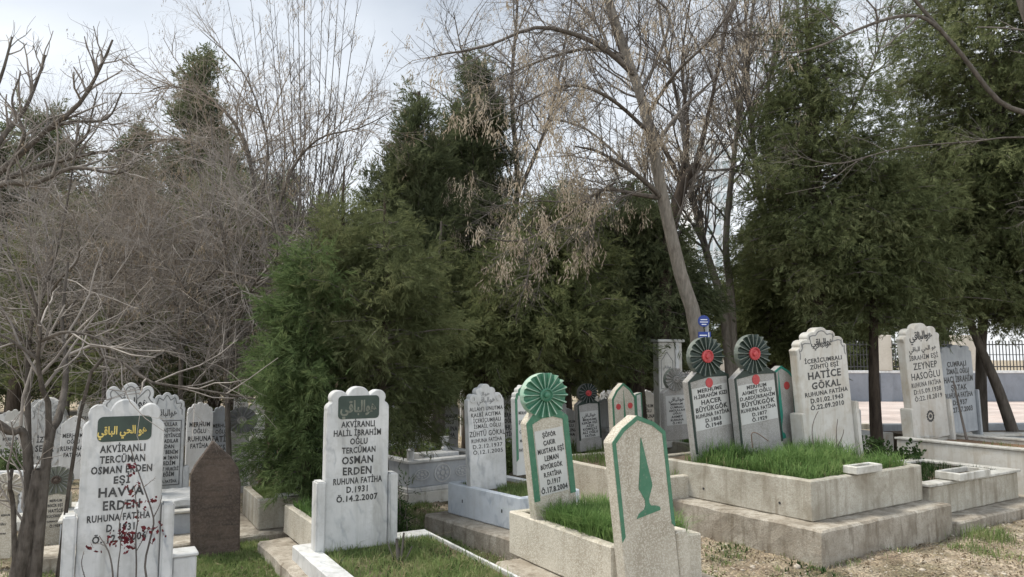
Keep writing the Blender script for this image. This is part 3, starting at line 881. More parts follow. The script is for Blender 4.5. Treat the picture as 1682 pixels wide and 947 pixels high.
fan_stone('old cream fan headstone cut off at the left edge', -14, 20, 905, 775, 7.0, R(24), -2, 20, M['mosaic'], M['mosaic'], M['marble_warm'], M['mosaic'], None, None,
          [('MERHUM', 1, .9), ('OĞLU', 1, .7), ('RUHUNA', 1, .9)], panel=(.2, .56), n=14, bw=.03)

# --- green bordered cypress stones
base, w, h = fit(1028, 1112, 985, 678, 5.0)
r_ = stone_root('beige foot stone with green border and painted green cypress in a vase', base, A, 6.5)
ol = pointed(w, h * .885, h)
slab(r_, ol, .1, M['mosaic'], .008, sink=.2)
band(r_, upper(ol, h * .36), .028, -.05, M['green'], closed=False)
motif_cypress(r_, .01, h * .46, h * .42, w * .46, -.05, M['green'])
MB().box(w / 2 + .003, w / 2 + .1, -.055, .06, -.2, h * .33).build('side_block', M['mosaic'], r_, bevel=.012)
base, w, h = fit(1008, 1046, 765, 628, 10.0)
r_ = stone_root('green edged pointed stone with two red dots and a thin cypress', base, A, 3)
ol = pointed(w, h * .82, h); slab(r_, ol, .1, M['mosaic'], .008)
band(r_, upper(ol, h * .1), .028, -.05, M['green'], closed=False)
motif_cypress(r_, 0, h * .2, h * .72, w * .2, -.05, M['green'])
for sx in (-1, 1): MB().prism(disc(sx * w * .25, h * .72, w * .1), -.055, -.046).build('red_dot', M['red'], r_)
base, w, h = fit(1046, 1056, 750, 644, 11.0)
r_ = stone_root('narrow grey stone with green top edge behind the two dotted stone', base, A, 3)
ol = [(-w / 2, 0), (w / 2, 0), (w / 2, h), (-w / 2, h * .98)]
slab(r_, ol, .1, M['marble_old'], .008); band(r_, upper(ol, h * .1), .02, -.05, M['green'], closed=False)
base, w, h = fit(1266, 1306, 745, 600, 9.6)
r_ = stone_root('grey pointed stone with large teal cypress and one red dot beside the fan pair', base, A, 2)
ol = pointed(w, h * .86, h); slab(r_, ol, .1, M['mosaic_grey'], .008)
band(r_, upper(ol, h * .1), .03, -.05, M['teal'], closed=False)
motif_cypress(r_, -w * .12, h * .16, h * .78, w * .3, -.05, M['teal'])
MB().prism(disc(w * .18, h * .77, w * .11), -.056, -.046).build('red_dot', M['red'], r_)
base, w, h = fit(1190, 1208, 740, 627, 9.6)
r_ = stone_root('narrow grey stone with teal cypress squeezed between the two fan headstones', base, A, 4)
ol = pointed(w * 1.2, h * .88, h); slab(r_, ol, .1, M['mosaic_grey'], .008)
motif_cypress(r_, w * .2, h * .1, h * .7, w * .4, -.05, M['teal'])
base, w, h = fit(846, 872, 770, 632, 8.6)
r_ = stone_root('white stone with dark green border mostly hidden behind the green fan rosette', base, A, 2)
ol = lobed(w, h, h * .8, LOBE_TALL); slab(r_, ol, .1, M['panel'], .008)
band(r_, upper(ol, h * .1), .03, -.05, M['green'], closed=False)
text_block(r_, [('MERHUM', 1, .8), ('ŞÖFÖR', 1, .7), ('ÇAKIR', 1, .6), ('MUSTAFA', 1, .8), ('FATİHA', 1, .7)], h * .75, h * .2, w * .8, -.05, M['black'])

# --- white stones
base, w, h = fit(757, 816, 796, 630, 8.42)
base = settle(base, w, A, gnd(855, 818, .5), gnd(747, 794, .5), .008)
r_ = stone_root('white headstone with scrolled crown and leaning black text on blue marble grave', base, A, 2.5)
ol = lobed(w, h, h * .80, [(.42, .08, .085), (.33, .2, .10), (.15, .34, .12), (0, .44, .12)])
slab(r_, ol, .1, M['marble'], .008)
for sx in (-1, 1):
    MB().strip(disc(sx * w * .36, h * .855, w * .085, 16), disc(sx * w * .36, h * .855, w * .05, 16), -.06, -.049).build('scroll', M['marble'], r_)
inscription(r_, [(ARABIC, h * .815, .06, w * .5), (ARABIC[4:], h * .885, .04, w * .25)], -.05, M['groove'], bold=.01)
text_block(r_, [("ALLAH'I UNUTMA", 1, .92), ('KALBİ ACITMA', 1, .82), ('İÇERİÇUMRALI', 1, .76), ('İSMAİL OĞLU', 1, .74), ('ZÜHTÜ GÖKAL', 1.45, .98), ('RUHUNA FATİHA', 1, .84), ('D.2.12.1937', 1, .82), ('Ö.12.1.2005', 1, .82)], h * .785, h * .30, w, -.05, M['black'], bold=.012)
base, w, h = fit(1321, 1400, 745, 537, 9.7)
r_ = stone_root('broad white headstone with oval Arabic emblem above the long grass', base, A, 5)
ol = lobed(w, h, h * .80, LOBE_TALL)
slab(r_, ol, .13, M['marble_warm'], .01)
band(r_, upper(inset(ol, .04), h * .76), .014, -.065, M['groove'], 'groove_line', False)
inscription(r_, [(ARABIC, h * .865, .075, w * .45), (ARABIC, h * .845, .06, w * .5)], -.065, M['black'], bold=.03)
text_block(r_, [('İÇERİÇUMRALI', 1, .82), ('ZÜHTÜ EŞİ', 1, .78), ('HATİCE', 1.7, .78), ('GÖKAL', 1.6, .76), ('RUHUNA FATİHA', 1, .88), ('D.01.02.1943', 1.1, .86), ('Ö.22.09.2010', 1.1, .9)], h * .77, h * .36, w, -.065, M['black'], bold=.03)
side_blocks(r_, w, h * .36, h * .38, .09, .16, M['marble_warm'])
base, w, h = fit(1497, 1554, 714, 530, 11.9, R(27))
r_ = stone_root('cream headstone with black Arabic crest and carved flower near its foot', base, R(27), 5.5)
ol = lobed(w, h, h * .84, [(.40, .08, .13), (.28, .26, .15), (0, .36, .18)])
slab(r_, ol, .13, M['marble_warm'], .012)
inscription(r_, [(ARABIC, h * .855, .13, w * .66), (ARABIC, h * .87, .09, w * .5), (ARABIC_LONG, h * .755, .07, w * .78)], -.065, M['black'], bold=.02)
text_block(r_, [('İBRAHİM EŞİ', 1, .82), ('ZEYNEP', 1.45, .68), ('HASOĞLU', 1.45, .82), ('RUHUNA FATİHA', 1, .84), ('D:15.09.1938', 1, .78), ('Ö:22.10.2019', 1, .78)], h * .73, h * .31, w, -.065, M['black'], bold=.015)
side_blocks(r_, w, h * .27, h * .29, .09, .16, M['marble_warm'])
fl = MB()
for k in range(12):
    t_ = 2 * math.pi * k / 12
    fl.prism(disc(.075 * math.cos(t_), h * .17 + .075 * math.sin(t_), .021, 8), -.068, -.064)
fl.prism(disc(0, h * .17, .032, 12), -.069, -.064)
fl.build('carved_flower', M['black'], r_)
base, w, h = fit(1550, 1602, 705, 566, 14.0, R(27))
r_ = stone_root('grey headstone in shade behind the cream flower headstone', base, R(27), 3)
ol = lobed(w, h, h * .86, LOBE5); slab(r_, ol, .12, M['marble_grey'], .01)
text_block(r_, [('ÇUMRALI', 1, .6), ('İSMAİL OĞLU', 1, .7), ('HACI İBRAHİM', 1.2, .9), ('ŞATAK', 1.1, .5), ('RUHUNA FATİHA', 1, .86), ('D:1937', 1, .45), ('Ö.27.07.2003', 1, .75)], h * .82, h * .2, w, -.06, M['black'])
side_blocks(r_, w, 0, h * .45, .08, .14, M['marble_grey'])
base, w, h = fit(1080, 1118, 715, 562, 13.0, R(20))
r_ = stone_root('tall white panelled stone slab with small framed arch beside the dark trunk', base, R(20))
MB().box(-w / 2, w / 2, -.1, .1, -.2, h).build('slab', M['marble_old'], r_, bevel=.01)
MB().box(-w * .58, w * .58, -.14, .14, h + .002, h + .05).build('cap', M['panel'], r_, bevel=.01)
MB().box(w * .18, w * .34, -.13, -.101, 0, h).build('pilaster', M['marble'], r_, bevel=.008)
o2 = [(-w * .42, h * .5), (w * .1, h * .5), (w * .1, h * .8), (-w * .16, h * .9), (-w * .42, h * .8)]
band(r_, o2, .012, -.101, M['groove'], 'panel_frame')
inscription(r_, [(ARABIC, h * .72, .05, w * .35)], -.101, M['groove'], cx=-w * .16)
# ornate arch stone, far left
base, w, h = fit(42, 104, 790, 652, 12.0, R(12))
r_ = stone_root('white arched headstone thick with carved foliage relief, far left', base, R(12))
ol = [(-w * .6, 0), (w * .6, 0), (w * .6, h * .55)] + [(w * .6 * math.cos(t_) , h * .55 + h * .45 * math.sin(t_) ** 1.2) for t_ in np.linspace(.15, math.pi - .15, 15)] + [(-w * .6, h * .55)]
slab(r_, ol, .12, M['marble'], .008)
rnd = random.Random(4)
b = MB()
for k in range(120):
    x, z = rnd.uniform(-.55, .55) * w, rnd.uniform(.1, .98) * h
    if abs(x) < w * .3 and h * .12 < z < h * .58: continue
    if (x / (w * .56)) ** 2 + (max(0, z - h * .55) / (h * .42)) ** 2 > 1: continue
    q = disc(0, 0, rnd.uniform(.018, .035), 7)
    ang = rnd.uniform(0, 3.14); s2 = rnd.uniform(1.4, 2.2)
    b.prism([(x + math.cos(ang) * i * s2 - math.sin(ang) * j, z + math.sin(ang) * i * s2 + math.cos(ang) * j) for i, j in q], -.085, -.059)
b.build('carved_relief', M['marble'], r_)
text_block(r_, [('İZZET', 1.2, .8), ('SEYFİ', 1.2, .8), ('RUHUNA', 1, .7), ('FATİHA', 1, .7)], h * .56, h * .16, w * .6, -.06, M['black'])
# blue grey shade stone
base, w, h = fit(341, 378, 800, 666, 12.5, R(24))
r_ = stone_root('blue grey scalloped headstone in deep shade behind the brown stone', base, R(24))
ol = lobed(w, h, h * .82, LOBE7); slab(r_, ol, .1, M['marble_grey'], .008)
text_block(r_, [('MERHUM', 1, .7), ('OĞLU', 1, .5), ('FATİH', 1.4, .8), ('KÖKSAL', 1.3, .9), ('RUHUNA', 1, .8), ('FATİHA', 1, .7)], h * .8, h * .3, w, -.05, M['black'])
base, w, h = fit(488, 532, 830, 700, 8.6, R(30))
r_ = stone_root('grey white headstone mostly hidden between conifer and dark plaque headstone', base, R(30))
slab(r_, lobed(w, h, h * .82, LOBE7), .1, M['marble_old'], .008)
text_block(r_, [('MERHUM', 1, .7), ('OĞLU', 1, .5), ('KAHRAMAN', 1.3, .95), ('BAHAR', 1.3, .9), ('ÜNVER', 1.3, .9), ('FATİHA', 1, .7)], h * .8, h * .2, w, -.05, M['black'])
base, w, h = fit(408, 432, 805, 715, 9.2, R(30))
r_ = stone_root('plain pale headstone edge half hidden by the front conifer above dry flowers', base, R(30))
slab(r_, [(-w / 2, 0), (w / 2, 0), (w / 2, h), (-w / 2, h)], .1, M['marble_old'], .01)

# ------------------------------------------------------------------ graves
c = gnd(1333, 790, .70)
far, rt = gnd(1131, 759, .70), gnd(1513, 763, .70)
a = edge_angle(c, far)
lf = local_frame(c, a)
s0, s1, s2 = gnd(1351, 872, .30), gnd(1101, 808, .30), gnd(1598, 832, .30)
BIG = (c, a, lf(rt)[0], lf(far)[1])
gbig = grave('large double concrete grave on a stained step, filled with lush long grass', c, .70, a, BIG[2], BIG[3] + .7, .09, M['concrete'], step=(min(lf(s0)[0], lf(s1)[0]), lf(s2)[0], lf(s0)[1], lf(s1)[1], .30), stepm=M['concrete_step'], rough=.006, soil_drop=.03)
for yy in (.38, 1.4):
    MB().prism([(yy + .014 * math.cos(q), .43 + .014 * math.sin(q)) for q in np.linspace(0, 6.283, 11)[:-1]], -.006, .004).build('drain_hole', M['black'], gbig).rotation_euler = (0, 0, R(90))
c = gnd(1527, 800, .44)
g2 = grave('concrete grave with pale marble rim and trough right of the grassy double grave', c, .44, R(33), 2.15, 1.3, .12, M['concrete'], step=(-.02, 2.9, -.3, 1.4, .1), stepm=M['concrete_step'], cap=.03, seed=4)
G2 = (c, R(33))
c = gnd(1472, 720, .68); a = R(30)
nr = c + Vector((math.sin(a), -math.cos(a), 0)) * 3.2
g3 = grave('long white marble kerbed grave with reddish soil at the right edge', nr, .67, a, 1.5, 3.2, .14, M['marble_warm'], soil='soil_red', cap=.02, seed=5)
G3 = (nr, a)
c = gnd(855, 818, .50)
far = gnd(747, 794, .5)
a = edge_angle(c, far); print('ANG', math.degrees(a))
lf = local_frame(c, a)
s0, s1 = gnd(851, 889, .153), gnd(707, 842, .153)
g4 = grave('blue white marble panelled grave on a streaked concrete step', c, .50, a, .85, lf(far)[1] + .14, .07, M['marble_blue'], step=(lf(s0)[0], .9, lf(s0)[1], lf(s1)[1], .153), stepm=M['concrete_step'], rough=.0015, seed=6)
for yy in (.3, lf(far)[1] - .15):
    d_ = MB(); d_.box(-.004, -.0015, yy - .008, yy + .008, .31, .345); d_.build('drain_hole', M['black'], g4)
ZUH = (c, a, lf(far)[1])
c = gnd(1005, 898, .60)
far = gnd(855, 845, .6)
a = edge_angle(c, far)
lf = local_frame(c, a)
s0 = gnd(811, 922, .24)
g5 = grave('cream concrete grave holding the green fan headstone and cypress foot stone', c, .60, a, .85, lf(far)[1] + .2, .09, M['mosaic'], step=(lf(s0)[0], 1.05, -.9, lf(s0)[1], .24), stepm=M['concrete_step'], rough=.005, seed=7)
LEM = (c, a, lf(far)[1])
c = gnd(1075, 786, .55); a = R(30)
grave('plain beige concrete grave wall behind the green fan headstone', c, .55, a, 1.0, 2.3, .1, M['mosaic'], rough=.005, seed=8)
G6 = (c, a)
c = gnd(1000, 762, .35)
grave('low overgrown concrete grave in front of the small red centred fan stone', c, .32, R(30), .9, 2.0, .1, M['concrete'], rough=.01, seed=9)
G7 = (c, R(30))
c = gnd(1140, 730, .5)
grave('mossy concrete grave box in front of the unpainted fan headstone', c, .5, R(26), 1.0, 2.0, .1, M['concrete'], step=(-.25, 1.2, -.25, 2.2, .12), stepm=M['concrete_step'], rough=.008, seed=10)
G8 = (c, R(26))
c = gnd(425, 821, .40); a = R(29)
g9 = grave('weathered concrete grave box with dry flowers left of the dark plaque headstone', c, .40, a, .62, 1.0, .08, M['concrete'], step=(-.22, .75, -.16, 1.1, .08), stepm=M['concrete_step'], rough=.006, seed=11)
G9 = (c, a)
c = gnd(512, 858, .41)
far = gnd(467, 828, .41)
a = edge_angle(c, far)
lf = local_frame(c, a)
print('ANG', math.degrees(a))
s = gnd(423, 888, .12)
g10 = grave('light concrete grave edging with green leaves left of the dark plaque headstone', c, .41, a, .5, lf(far)[1], .07, M['mosaic'], step=(lf(s)[0], .4, -1.2, lf(s)[1], .12), stepm=M['concrete_step'], rough=.006, seed=12)
G10 = (c, a, lf(far)[1])
b = MB(); b.box(-.13, .13, -.03, .05, 0, .035)
q = gnd(472, 812, .42)
o = b.build('broken_marble_piece', M['marble'], None, bevel=.01, rough=.008, cut=.04); o.location = (q.x, q.y, .405); o.rotation_euler = (0, R(-4), R(12)); tag(o, 'broken white marble strip lying on the concrete grave rim by dry flowers', 'marble piece')

# carved marble tomb
c = gnd(672, 757, .54); a = R(38)
t_ = empty('carved_tomb', (c.x, c.y, 0), (0, 0, a), 'grey marble tomb with white carved medallions and little corner posts', 'tomb')
w, ln = 1.35, 2.0
MB().box(-.06, w + .06, -.06, ln + .06, -.1, .12).build('base', M['marble_old'], t_, bevel=.01)
ring(MB(), -.05, w + .05, -.05, ln + .05, .122, .18, .1).build('lower_moulding', M['marble'], t_, bevel=.008)
ring(MB(), 0, w, 0, ln, .182, .50, .08).build('panel', M['marble_grey'], t_, bevel=.004)
ring(MB(), -.03, w + .03, -.03, ln + .03, .502, .54, .14).build('rim', M['marble'], t_, bevel=.006)
MB().box(.09, w - .09, .09, ln - .09, .2, .45).build('soil', M['soil'], t_)
for x, y in ((.05, .05), (w - .05, .05), (.05, ln - .05), (w - .05, ln - .05)):
    MB().lathe([(.05, 0), (.05, .12), (.06, .14), (.03, .16), (.045, .19), (.05, .22), (.03, .26), (.01, .27)], x, y, .541, 12).build('corner_post', M['marble'], t_)


def medallion(cx, r1, r2, name='medallion'):
    b = MB()
    e = lambda r, n=24: [(cx + r1 * r * math.cos(2 * math.pi * k / n), .341 + r2 * r * math.sin(2 * math.pi * k / n)) for k in range(n)]
    b.strip(e(1.0), e(.86), -.008, .001)
    for k in range(8):
        t0 = 2 * math.pi * k / 8
        b.prism([(cx + r1 * .55 * math.cos(t0) + .16 * r1 * math.cos(q), .341 + r2 * .55 * math.sin(t0) + .16 * r2 * math.sin(q)) for q in np.linspace(0, 2 * math.pi, 9)[:-1]], -.008, .001)
    b.prism(e(.25, 12), -.009, .001)
    b.build(name, M['marble_carved'], t_)


medallion(.2, .12, .075); medallion(.53, .135, .13); medallion(.86, .12, .075); medallion(1.15, .1, .1)
b = MB(); b.box(.35, .95, .2, .5, .45, .58); b.build('head_block', M['marble'], t_, bevel=.01)
v_ = empty('flower_vase', (0, 0, 0), (0, 0, 0), 'white stone vase with bare stalks on the carved tomb', 'vase')
vp = c + Vector((math.cos(a) * .85 - math.sin(a) * .45, math.sin(a) * .85 + math.cos(a) * .45, 0)); v_.location = (vp.x, vp.y, .581)
MB().lathe([(.05, 0), (.05, .03), (.025, .06), (.06, .14), (.075, .2), (.06, .2), (.02, .15)], n=14).build('bowl', M['marble'], v_)

# lattice panel, far left
q0 = at(45, 835, 9.0)
lt = empty('lattice_railing', (q0.x, q0.y, 0), (0, 0, R(8)), 'white pierced marble railing with post at the left edge', 'railing')
zt, zb = at(20, 772, 9.0).z, at(20, 836, 9.0).z
MB().box(-.03, .12, -.06, .06, 0, zt + .06).build('post', M['marble'], lt, bevel=.01)
MB().box(-1.2, -.032, -.04, .04, zt - .06, zt).build('top_rail', M['marble'], lt, bevel=.006)
MB().box(-1.2, -.032, -.04, .04, 0, zb + .05).build('bottom_rail', M['marble'], lt, bevel=.006)
b = MB(); x = -1.16
while x < -.06:
    for zz in np.linspace(zb + .09, zt - .1, 4):
        b.strip(disc(x, zz, .07, 8), disc(x, zz, .042, 8), -.025, .025)
    x += .13
b.build('lattice', M['marble'], lt)
b = MB(); b.box(-.16, -.10, -.03, .03, zb + .05, zt - .06); b.build('lattice_stile', M['marble'], lt)

# cut off pillar and edge slab, left edge
q0 = gnd(2, 905, 0)
pp = empty('marble_post', (q0.x, q0.y, 0), (0, 0, R(24)), 'short white marble post at the left edge near the forked tree', 'post')
MB().box(-.12, .06, -.08, .08, -.1, .32).build('shaft', M['marble'], pp, bevel=.012)
MB().box(-.14, .08, -.10, .10, .322, .37).build('post_cap', M['marble'], pp, bevel=.012)
q0 = gnd(20, 852, .1)
sl = MB().box(-.7, .35, -.25, .25, -.1, .12).build('stone_slab', M['marble_old'], None, bevel=.015, rough=.006); sl.location = (q0.x, q0.y, 0); sl.rotation_euler = (0, 0, R(20)); tag(sl, 'low pale stone slab on the ground left of the forked tree', 'slab')


# water troughs on the rims
def trough(label, pos, a, w, d, h, mat, tilt=0):
    o = empty('water_trough', pos, (R(tilt), 0, a), label, 'trough')
    ring(MB(), -w / 2, w / 2, -d / 2, d / 2, 0, h, .035).build('basin', mat, o, bevel=.008, rough=.004, cut=.05)
    MB().box(-w / 2 + .036, w / 2 - .036, -d / 2 + .036, d / 2 - .036, 0.002, h * .35).build('basin_floor', M['soil'], o)


q = gnd(1425, 776, .715); trough('small stone bird trough sitting on the rim of the grassy double grave', (q.x - .02, q.y + .06, .712), R(33), .46, .17, .08, M['marble_old'])
q = gnd(1592, 785, .49); trough('pale marble bird trough resting on the rim of the right concrete grave', (q.x, q.y + .12, .482), R(33), .72, .30, .09, M['marble_old'])

# sign post
q = at(1157, 590, 10.9)
sp = empty('sign_post', (q.x, q.y, 0), (0, 0, R(5)), 'grey pole with round and square blue signs beside the leaning trunk', 'sign')
z1, z2 = at(1155, 527, 10.9).z, at(1155, 548, 10.9).z
MB().lathe([(.035, 0), (.03, z1 + .03)], .06, .032, 0, 10).build('pole', M['steel'], sp)
sg = MB().prism(disc(0, z1, .085, 24), -.02, 0).build('round_sign', M['sign_blue'], sp)
b = MB()
for dz, ww in ((.02, .05), (-.015, .06), (-.05, .035)): b.box(-ww, ww, -.024, -.0205, z1 + dz - .006, z1 + dz + .006)
b.build('sign_marking', M['sign_white'], sg)
sg = MB().box(-.085, .10, -.02, 0, z2 - .16, z2 + .03).build('square_sign', M['sign_blue'], sp)
b = MB(); b.box(-.07, .04, -.024, -.0205, z2 - .03, z2 - .015); b.box(-.07, .03, -.024, -.0205, z2 - .09, z2 - .07); b.box(.06, .075, -.024, -.0205, z2 - .14, z2 + .02)
b.build('sign_marking', M['sign_white'], sg)

# kerb lines right, beyond the cream stone
q = at(1560, 706, 14.6)
lk = empty('long_grave_border', (q.x, q.y, 0), (0, 0, R(4)), 'long grey marble grave border running to the right edge behind the leaning trunk', 'grave border')
MB().box(-.4, 6, 0, .25, -.1, .40).build('kerb', M['marble_grey'], lk, bevel=.01)
MB().box(-.4, 6, -.02, .28, .402, .46).build('rim', M['marble_warm'], lk, bevel=.01)
MB().box(-.4, 6, 1.6, 1.9, -.1, .50).build('back_kerb', M['marble_grey'], lk, bevel=.01)
MB().box(-.4, 6, .27, 1.6, -.1, .36).build('soil', M['soil'], lk)
q = gnd(1440, 725, .3)
b = MB(); b.box(-.5, .55, 0, 1.3, -.1, .45); o = b.build('marble_slab', M['marble_warm'], None, bevel=.01, rough=.004); o.location = (q.x, q.y, 0); o.rotation_euler = (0, 0, R(30)); tag(o, 'low white marble grave slab between the broad white headstone and the shrub', 'slab')

# far small gravestones between the trees
def far_stone(i, px, pb, pt, Y, a, wpx):
    base, w, h = fit(px - wpx / 2, px + wpx / 2, pb, pt, Y, a)
    k = i % 3
    shape = ('scalloped', 'pointed', 'five lobed')[k]
    own = {(15, 11.5): 'pale %s headstone at the left edge beyond the forked tree', (75, 12.5): 'pale %s headstone just behind the arched carved headstone',
           (118, 11.5): 'pale %s headstone between the arched carved stone and the nearest marble stone', (285, 12.5): 'pale %s headstone partly behind the framed verse panel headstone',
           (325, 12.2): 'pale %s headstone between the verse panel headstone and the blue grey one', (420, 12.5): 'pale %s headstone beside the worn fan stone and the conifer',
           (640, 12.5): 'pale %s headstone deep behind the olive thuja'}.get((px, Y))
    lab = own % shape if own else 'distant pale headstone half lost in the shade between tree trunks'
    r_ = stone_root(lab, base, a, group=None if own else 'distant headstones among the trees')
    ol = lobed(w, h, h * .8, LOBE7) if k == 0 else (pointed(w, h * .85, h) if k == 1 else lobed(w, h, h * .78, LOBE5))
    slab(r_, ol, .1, [M['marble_far'], M['marble_far'], M['panel']][k], .006)
    text_block(r_, [('MERHUM', 1, .8), ('OĞLU', 1, .5), ('RUHUNA', 1.2, .9), ('FATİHA', 1, .7)], h * .72, h * .3, w, -.05, M['black'])


fs = random.Random(11)
spots = [(8, 730, 690, 18), (30, 725, 680, 20), (128, 735, 690, 19), (205, 700, 655, 22), (268, 690, 640, 22), (318, 705, 650, 18), (395, 690, 640, 21), (438, 700, 648, 20), (520, 715, 660, 16), (545, 695, 640, 22), (648, 705, 640, 17), (668, 690, 615, 18), (690, 700, 650, 22),
         (765, 690, 640, 23), (800, 680, 615, 24), (905, 690, 640, 19), (932, 720, 670, 15), (990, 715, 668, 15.5), (1000, 690, 640, 22), (1062, 695, 660, 22), (1010, 660, 625, 26), (730, 680, 632, 26), (590, 690, 645, 25), (350, 680, 640, 27), (165, 690, 650, 26), (90, 700, 668, 14.5), (20, 700, 672, 13.5), (60, 700, 655, 17), (330, 700, 672, 14.5), (420, 700, 678, 12.5), (300, 700, 660, 16), (575, 700, 655, 13.5), (610, 700, 640, 15), (640, 700, 662, 12.5), (700, 700, 640, 16), (735, 700, 652, 14), (770, 700, 620, 18), (835, 700, 648, 14), (880, 700, 640, 16), (915, 700, 655, 14), (975, 700, 648, 16.5), (1020, 700, 648, 15), (1062, 700, 640, 17), (1140, 700, 628, 17), (1185, 700, 640, 16), (1320, 700, 640, 16), (1400, 700, 665, 16), (15, 700, 690, 11.5), (75, 700, 672, 12.5), (118, 700, 682, 11.5), (140, 700, 655, 14), (182, 700, 640, 16.5), (232, 700, 648, 13.5), (285, 700, 655, 12.5), (325, 700, 660, 12.2), (420, 700, 655, 14.5), (455, 700, 660, 16)]
for i, (px, pb, pt, Y) in enumerate(spots):
    g0 = CH - (pb - HOR) / F * Y
    far_stone(i, px, HOR + F * (CH - .1) / Y, pt, Y, R(24 + fs.uniform(-8, 8)), fs.uniform(20, 30) * 18 / Y)
# white tomb walls behind the front conifer
for lab, px, pt, Y, wpx in (('bright white tall tomb structure glimpsed behind the front conifer', 672, 605, 16.5, 46), ('white low tomb half hidden behind thin trunks at far left', 12, 676, 16, 46), ('white carved tomb behind the small fan stone under conifers', 1003, 655, 14.5, 34)):
    base, w, h = fit(px - wpx / 2, px + wpx / 2, HOR + F * CH / Y, pt, Y, R(20))
    o = empty('white_tomb', base, (0, 0, R(20)), lab, 'tomb')
    MB().box(-w / 2, w / 2, -.3, .3, -.1, h * .45).build('base', M['marble'], o, bevel=.01)
    MB().prism(lobed(w * .9, h, h * .8, LOBE7), .1, .25).build('head_slab', M['marble'], o, bevel=.006)
    MB().box(-w * .55, w * .55, -.34, .34, h * .45 + .002, h * .45 + .06).build('rim', M['panel'], o, bevel=.01)

#==VEG==
# ------------------------------------------------------------------ vegetation
class Tubes:
    """tapering tubes gathered per part and built in one go"""
    def __init__(s): s.d = {}

    def add(s, part, P, r0, r1, sides=3):
        P = np.asarray(P, dtype=np.float32)
        s.d.setdefault(part, {}).setdefault((len(P), sides), []).append((P, r0, r1))

    def build(s, part, mat, parent, smooth=True):
        if part not in s.d: return None
        VV, FF, off = [], [], 0
        for (n, k), items in s.d[part].items():
            P = np.stack([i[0] for i in items])                      # m,n,3
            r0 = np.array([i[1] for i in items]); r1 = np.array([i[2] for i in items])
            u = np.linspace(0, 1, n)
            rr = r0[:, None] * (1 - u) + r1[:, None] * u
            T = np.gradient(P, axis=1)
            T /= np.linalg.norm(T, axis=2, keepdims=True) + 1e-9
            D = P[:, -1] - P[:, 0]
            ref = np.where(np.abs(D[:, 2:3]) > 0.75 * np.linalg.norm(D, axis=1, keepdims=True), np.array([[1., 0.13, 0]]), np.array([[0., 0.1, 1.]]))
            A1 = np.cross(T, ref[:, None, :]); A1 /= np.linalg.norm(A1, axis=2, keepdims=True) + 1e-9
            A2 = np.cross(T, A1)
            an = 2 * np.pi * np.arange(k) / k
            V = P[:, :, None, :] + rr[:, :, None, None] * (np.cos(an)[None, None, :, None] * A1[:, :, None, :] + np.sin(an)[None, None, :, None] * A2[:, :, None, :])
            m_ = len(items)
            idx = np.arange(m_ * n * k).reshape(m_, n, k)
            nxt = np.roll(idx, -1, axis=2)
            q = np.stack([idx[:, :-1], nxt[:, :-1], nxt[:, 1:], idx[:, 1:]], -1).reshape(-1, 4)
            VV.append(V.reshape(-1, 3)); FF.append(q + off); off += m_ * n * k
        return link(part, mesh_np(part, np.concatenate(VV), [np.concatenate(FF)], smooth=smooth), mat, parent)


def nrm(v): return v / (np.linalg.norm(v) + 1e-9)


def wander(rng, p, d, Ln, n, curl, up):
    pts = [p]; st = Ln / (n - 1)
    d = nrm(d)
    for _ in range(n - 1):
        d = nrm(d + rng.normal(0, curl, 3) + np.array([0, 0, up]))
        p = p + d * st; pts.append(p)
    return np.array(pts)


def smooth_path(pts, n=10):
    """Catmull-Rom through control points"""
    P = np.array([np.array(p, dtype=float) for p in pts])
    P = np.vstack([2 * P[0] - P[1], P, 2 * P[-1] - P[-2]])
    o = []
    m_ = len(P) - 3
    for i in range(m_):
        k = max(2, n // m_ + 1)
        for t_ in np.linspace(0, 1, k, endpoint=(i == m_ - 1)):
            a_, b_, c_, d_ = P[i:i + 4]
            o.append(0.5 * (2 * b_ + (c_ - a_) * t_ + (2 * a_ - 5 * b_ + 4 * c_ - d_) * t_ ** 2 + (3 * b_ - a_ - 3 * c_ + d_) * t_ ** 3))
    return np.array(o)


def side_dir(rng, d, ang):
    r = rng.normal(0, 1, 3); r -= d * r.dot(d); r = nrm(r)
    return d * math.cos(ang) + r * math.sin(ang)


def sprout(T, rng, P, r0, r1, lvl, prm, part='twigs', tips=None):
    """children along the polyline P"""
    mx_ = prm['levels']
    if lvl >= mx_: return
    Ls = np.linalg.norm(np.diff(P, axis=0), axis=1).sum()
    cnt = rng.poisson(Ls * prm['density'][lvl])
    for _ in range(cnt):
        t_ = rng.uniform(prm.get('t0', .15), 1.0)
        x = t_ * (len(P) - 1); i = min(int(x), len(P) - 2); fr = x - i
        p = P[i] * (1 - fr) + P[i + 1] * fr
        d = nrm(P[i + 1] - P[i])
        r = (r0 + (r1 - r0) * t_)
        cl = prm['length'][lvl] * rng.uniform(.55, 1.25) * (1.15 - .5 * t_)
        dd = side_dir(rng, d, prm['angle'] * rng.uniform(.6, 1.35))
        n = 5 if lvl == 0 else (4 if cl > .3 else 3)
        Q = wander(rng, p, dd, cl, n, prm['curl'], prm['up'][lvl])
        rc = min(r * .7, prm['rad'][lvl])
        T.add(part if lvl > 0 or 'limbpart' not in prm else prm['limbpart'], Q, rc, rc * .45, 4 if lvl == 0 else 3)
        if tips is not None and lvl >= mx_ - 2: tips.append(Q[-1])
        sprout(T, rng, Q, rc, rc * .45, lvl + 1, prm, part, tips)


def tree(name, label, base, cat='tree', group=None):
    return empty(name, base, (0, 0, 0), label, cat, group)


def limb(T, pts, r0, r1, off, part='trunk', n=14, sides=7):
    P = smooth_path(pts, n) - off
    T.add(part, P, r0, r1, sides)
    return P


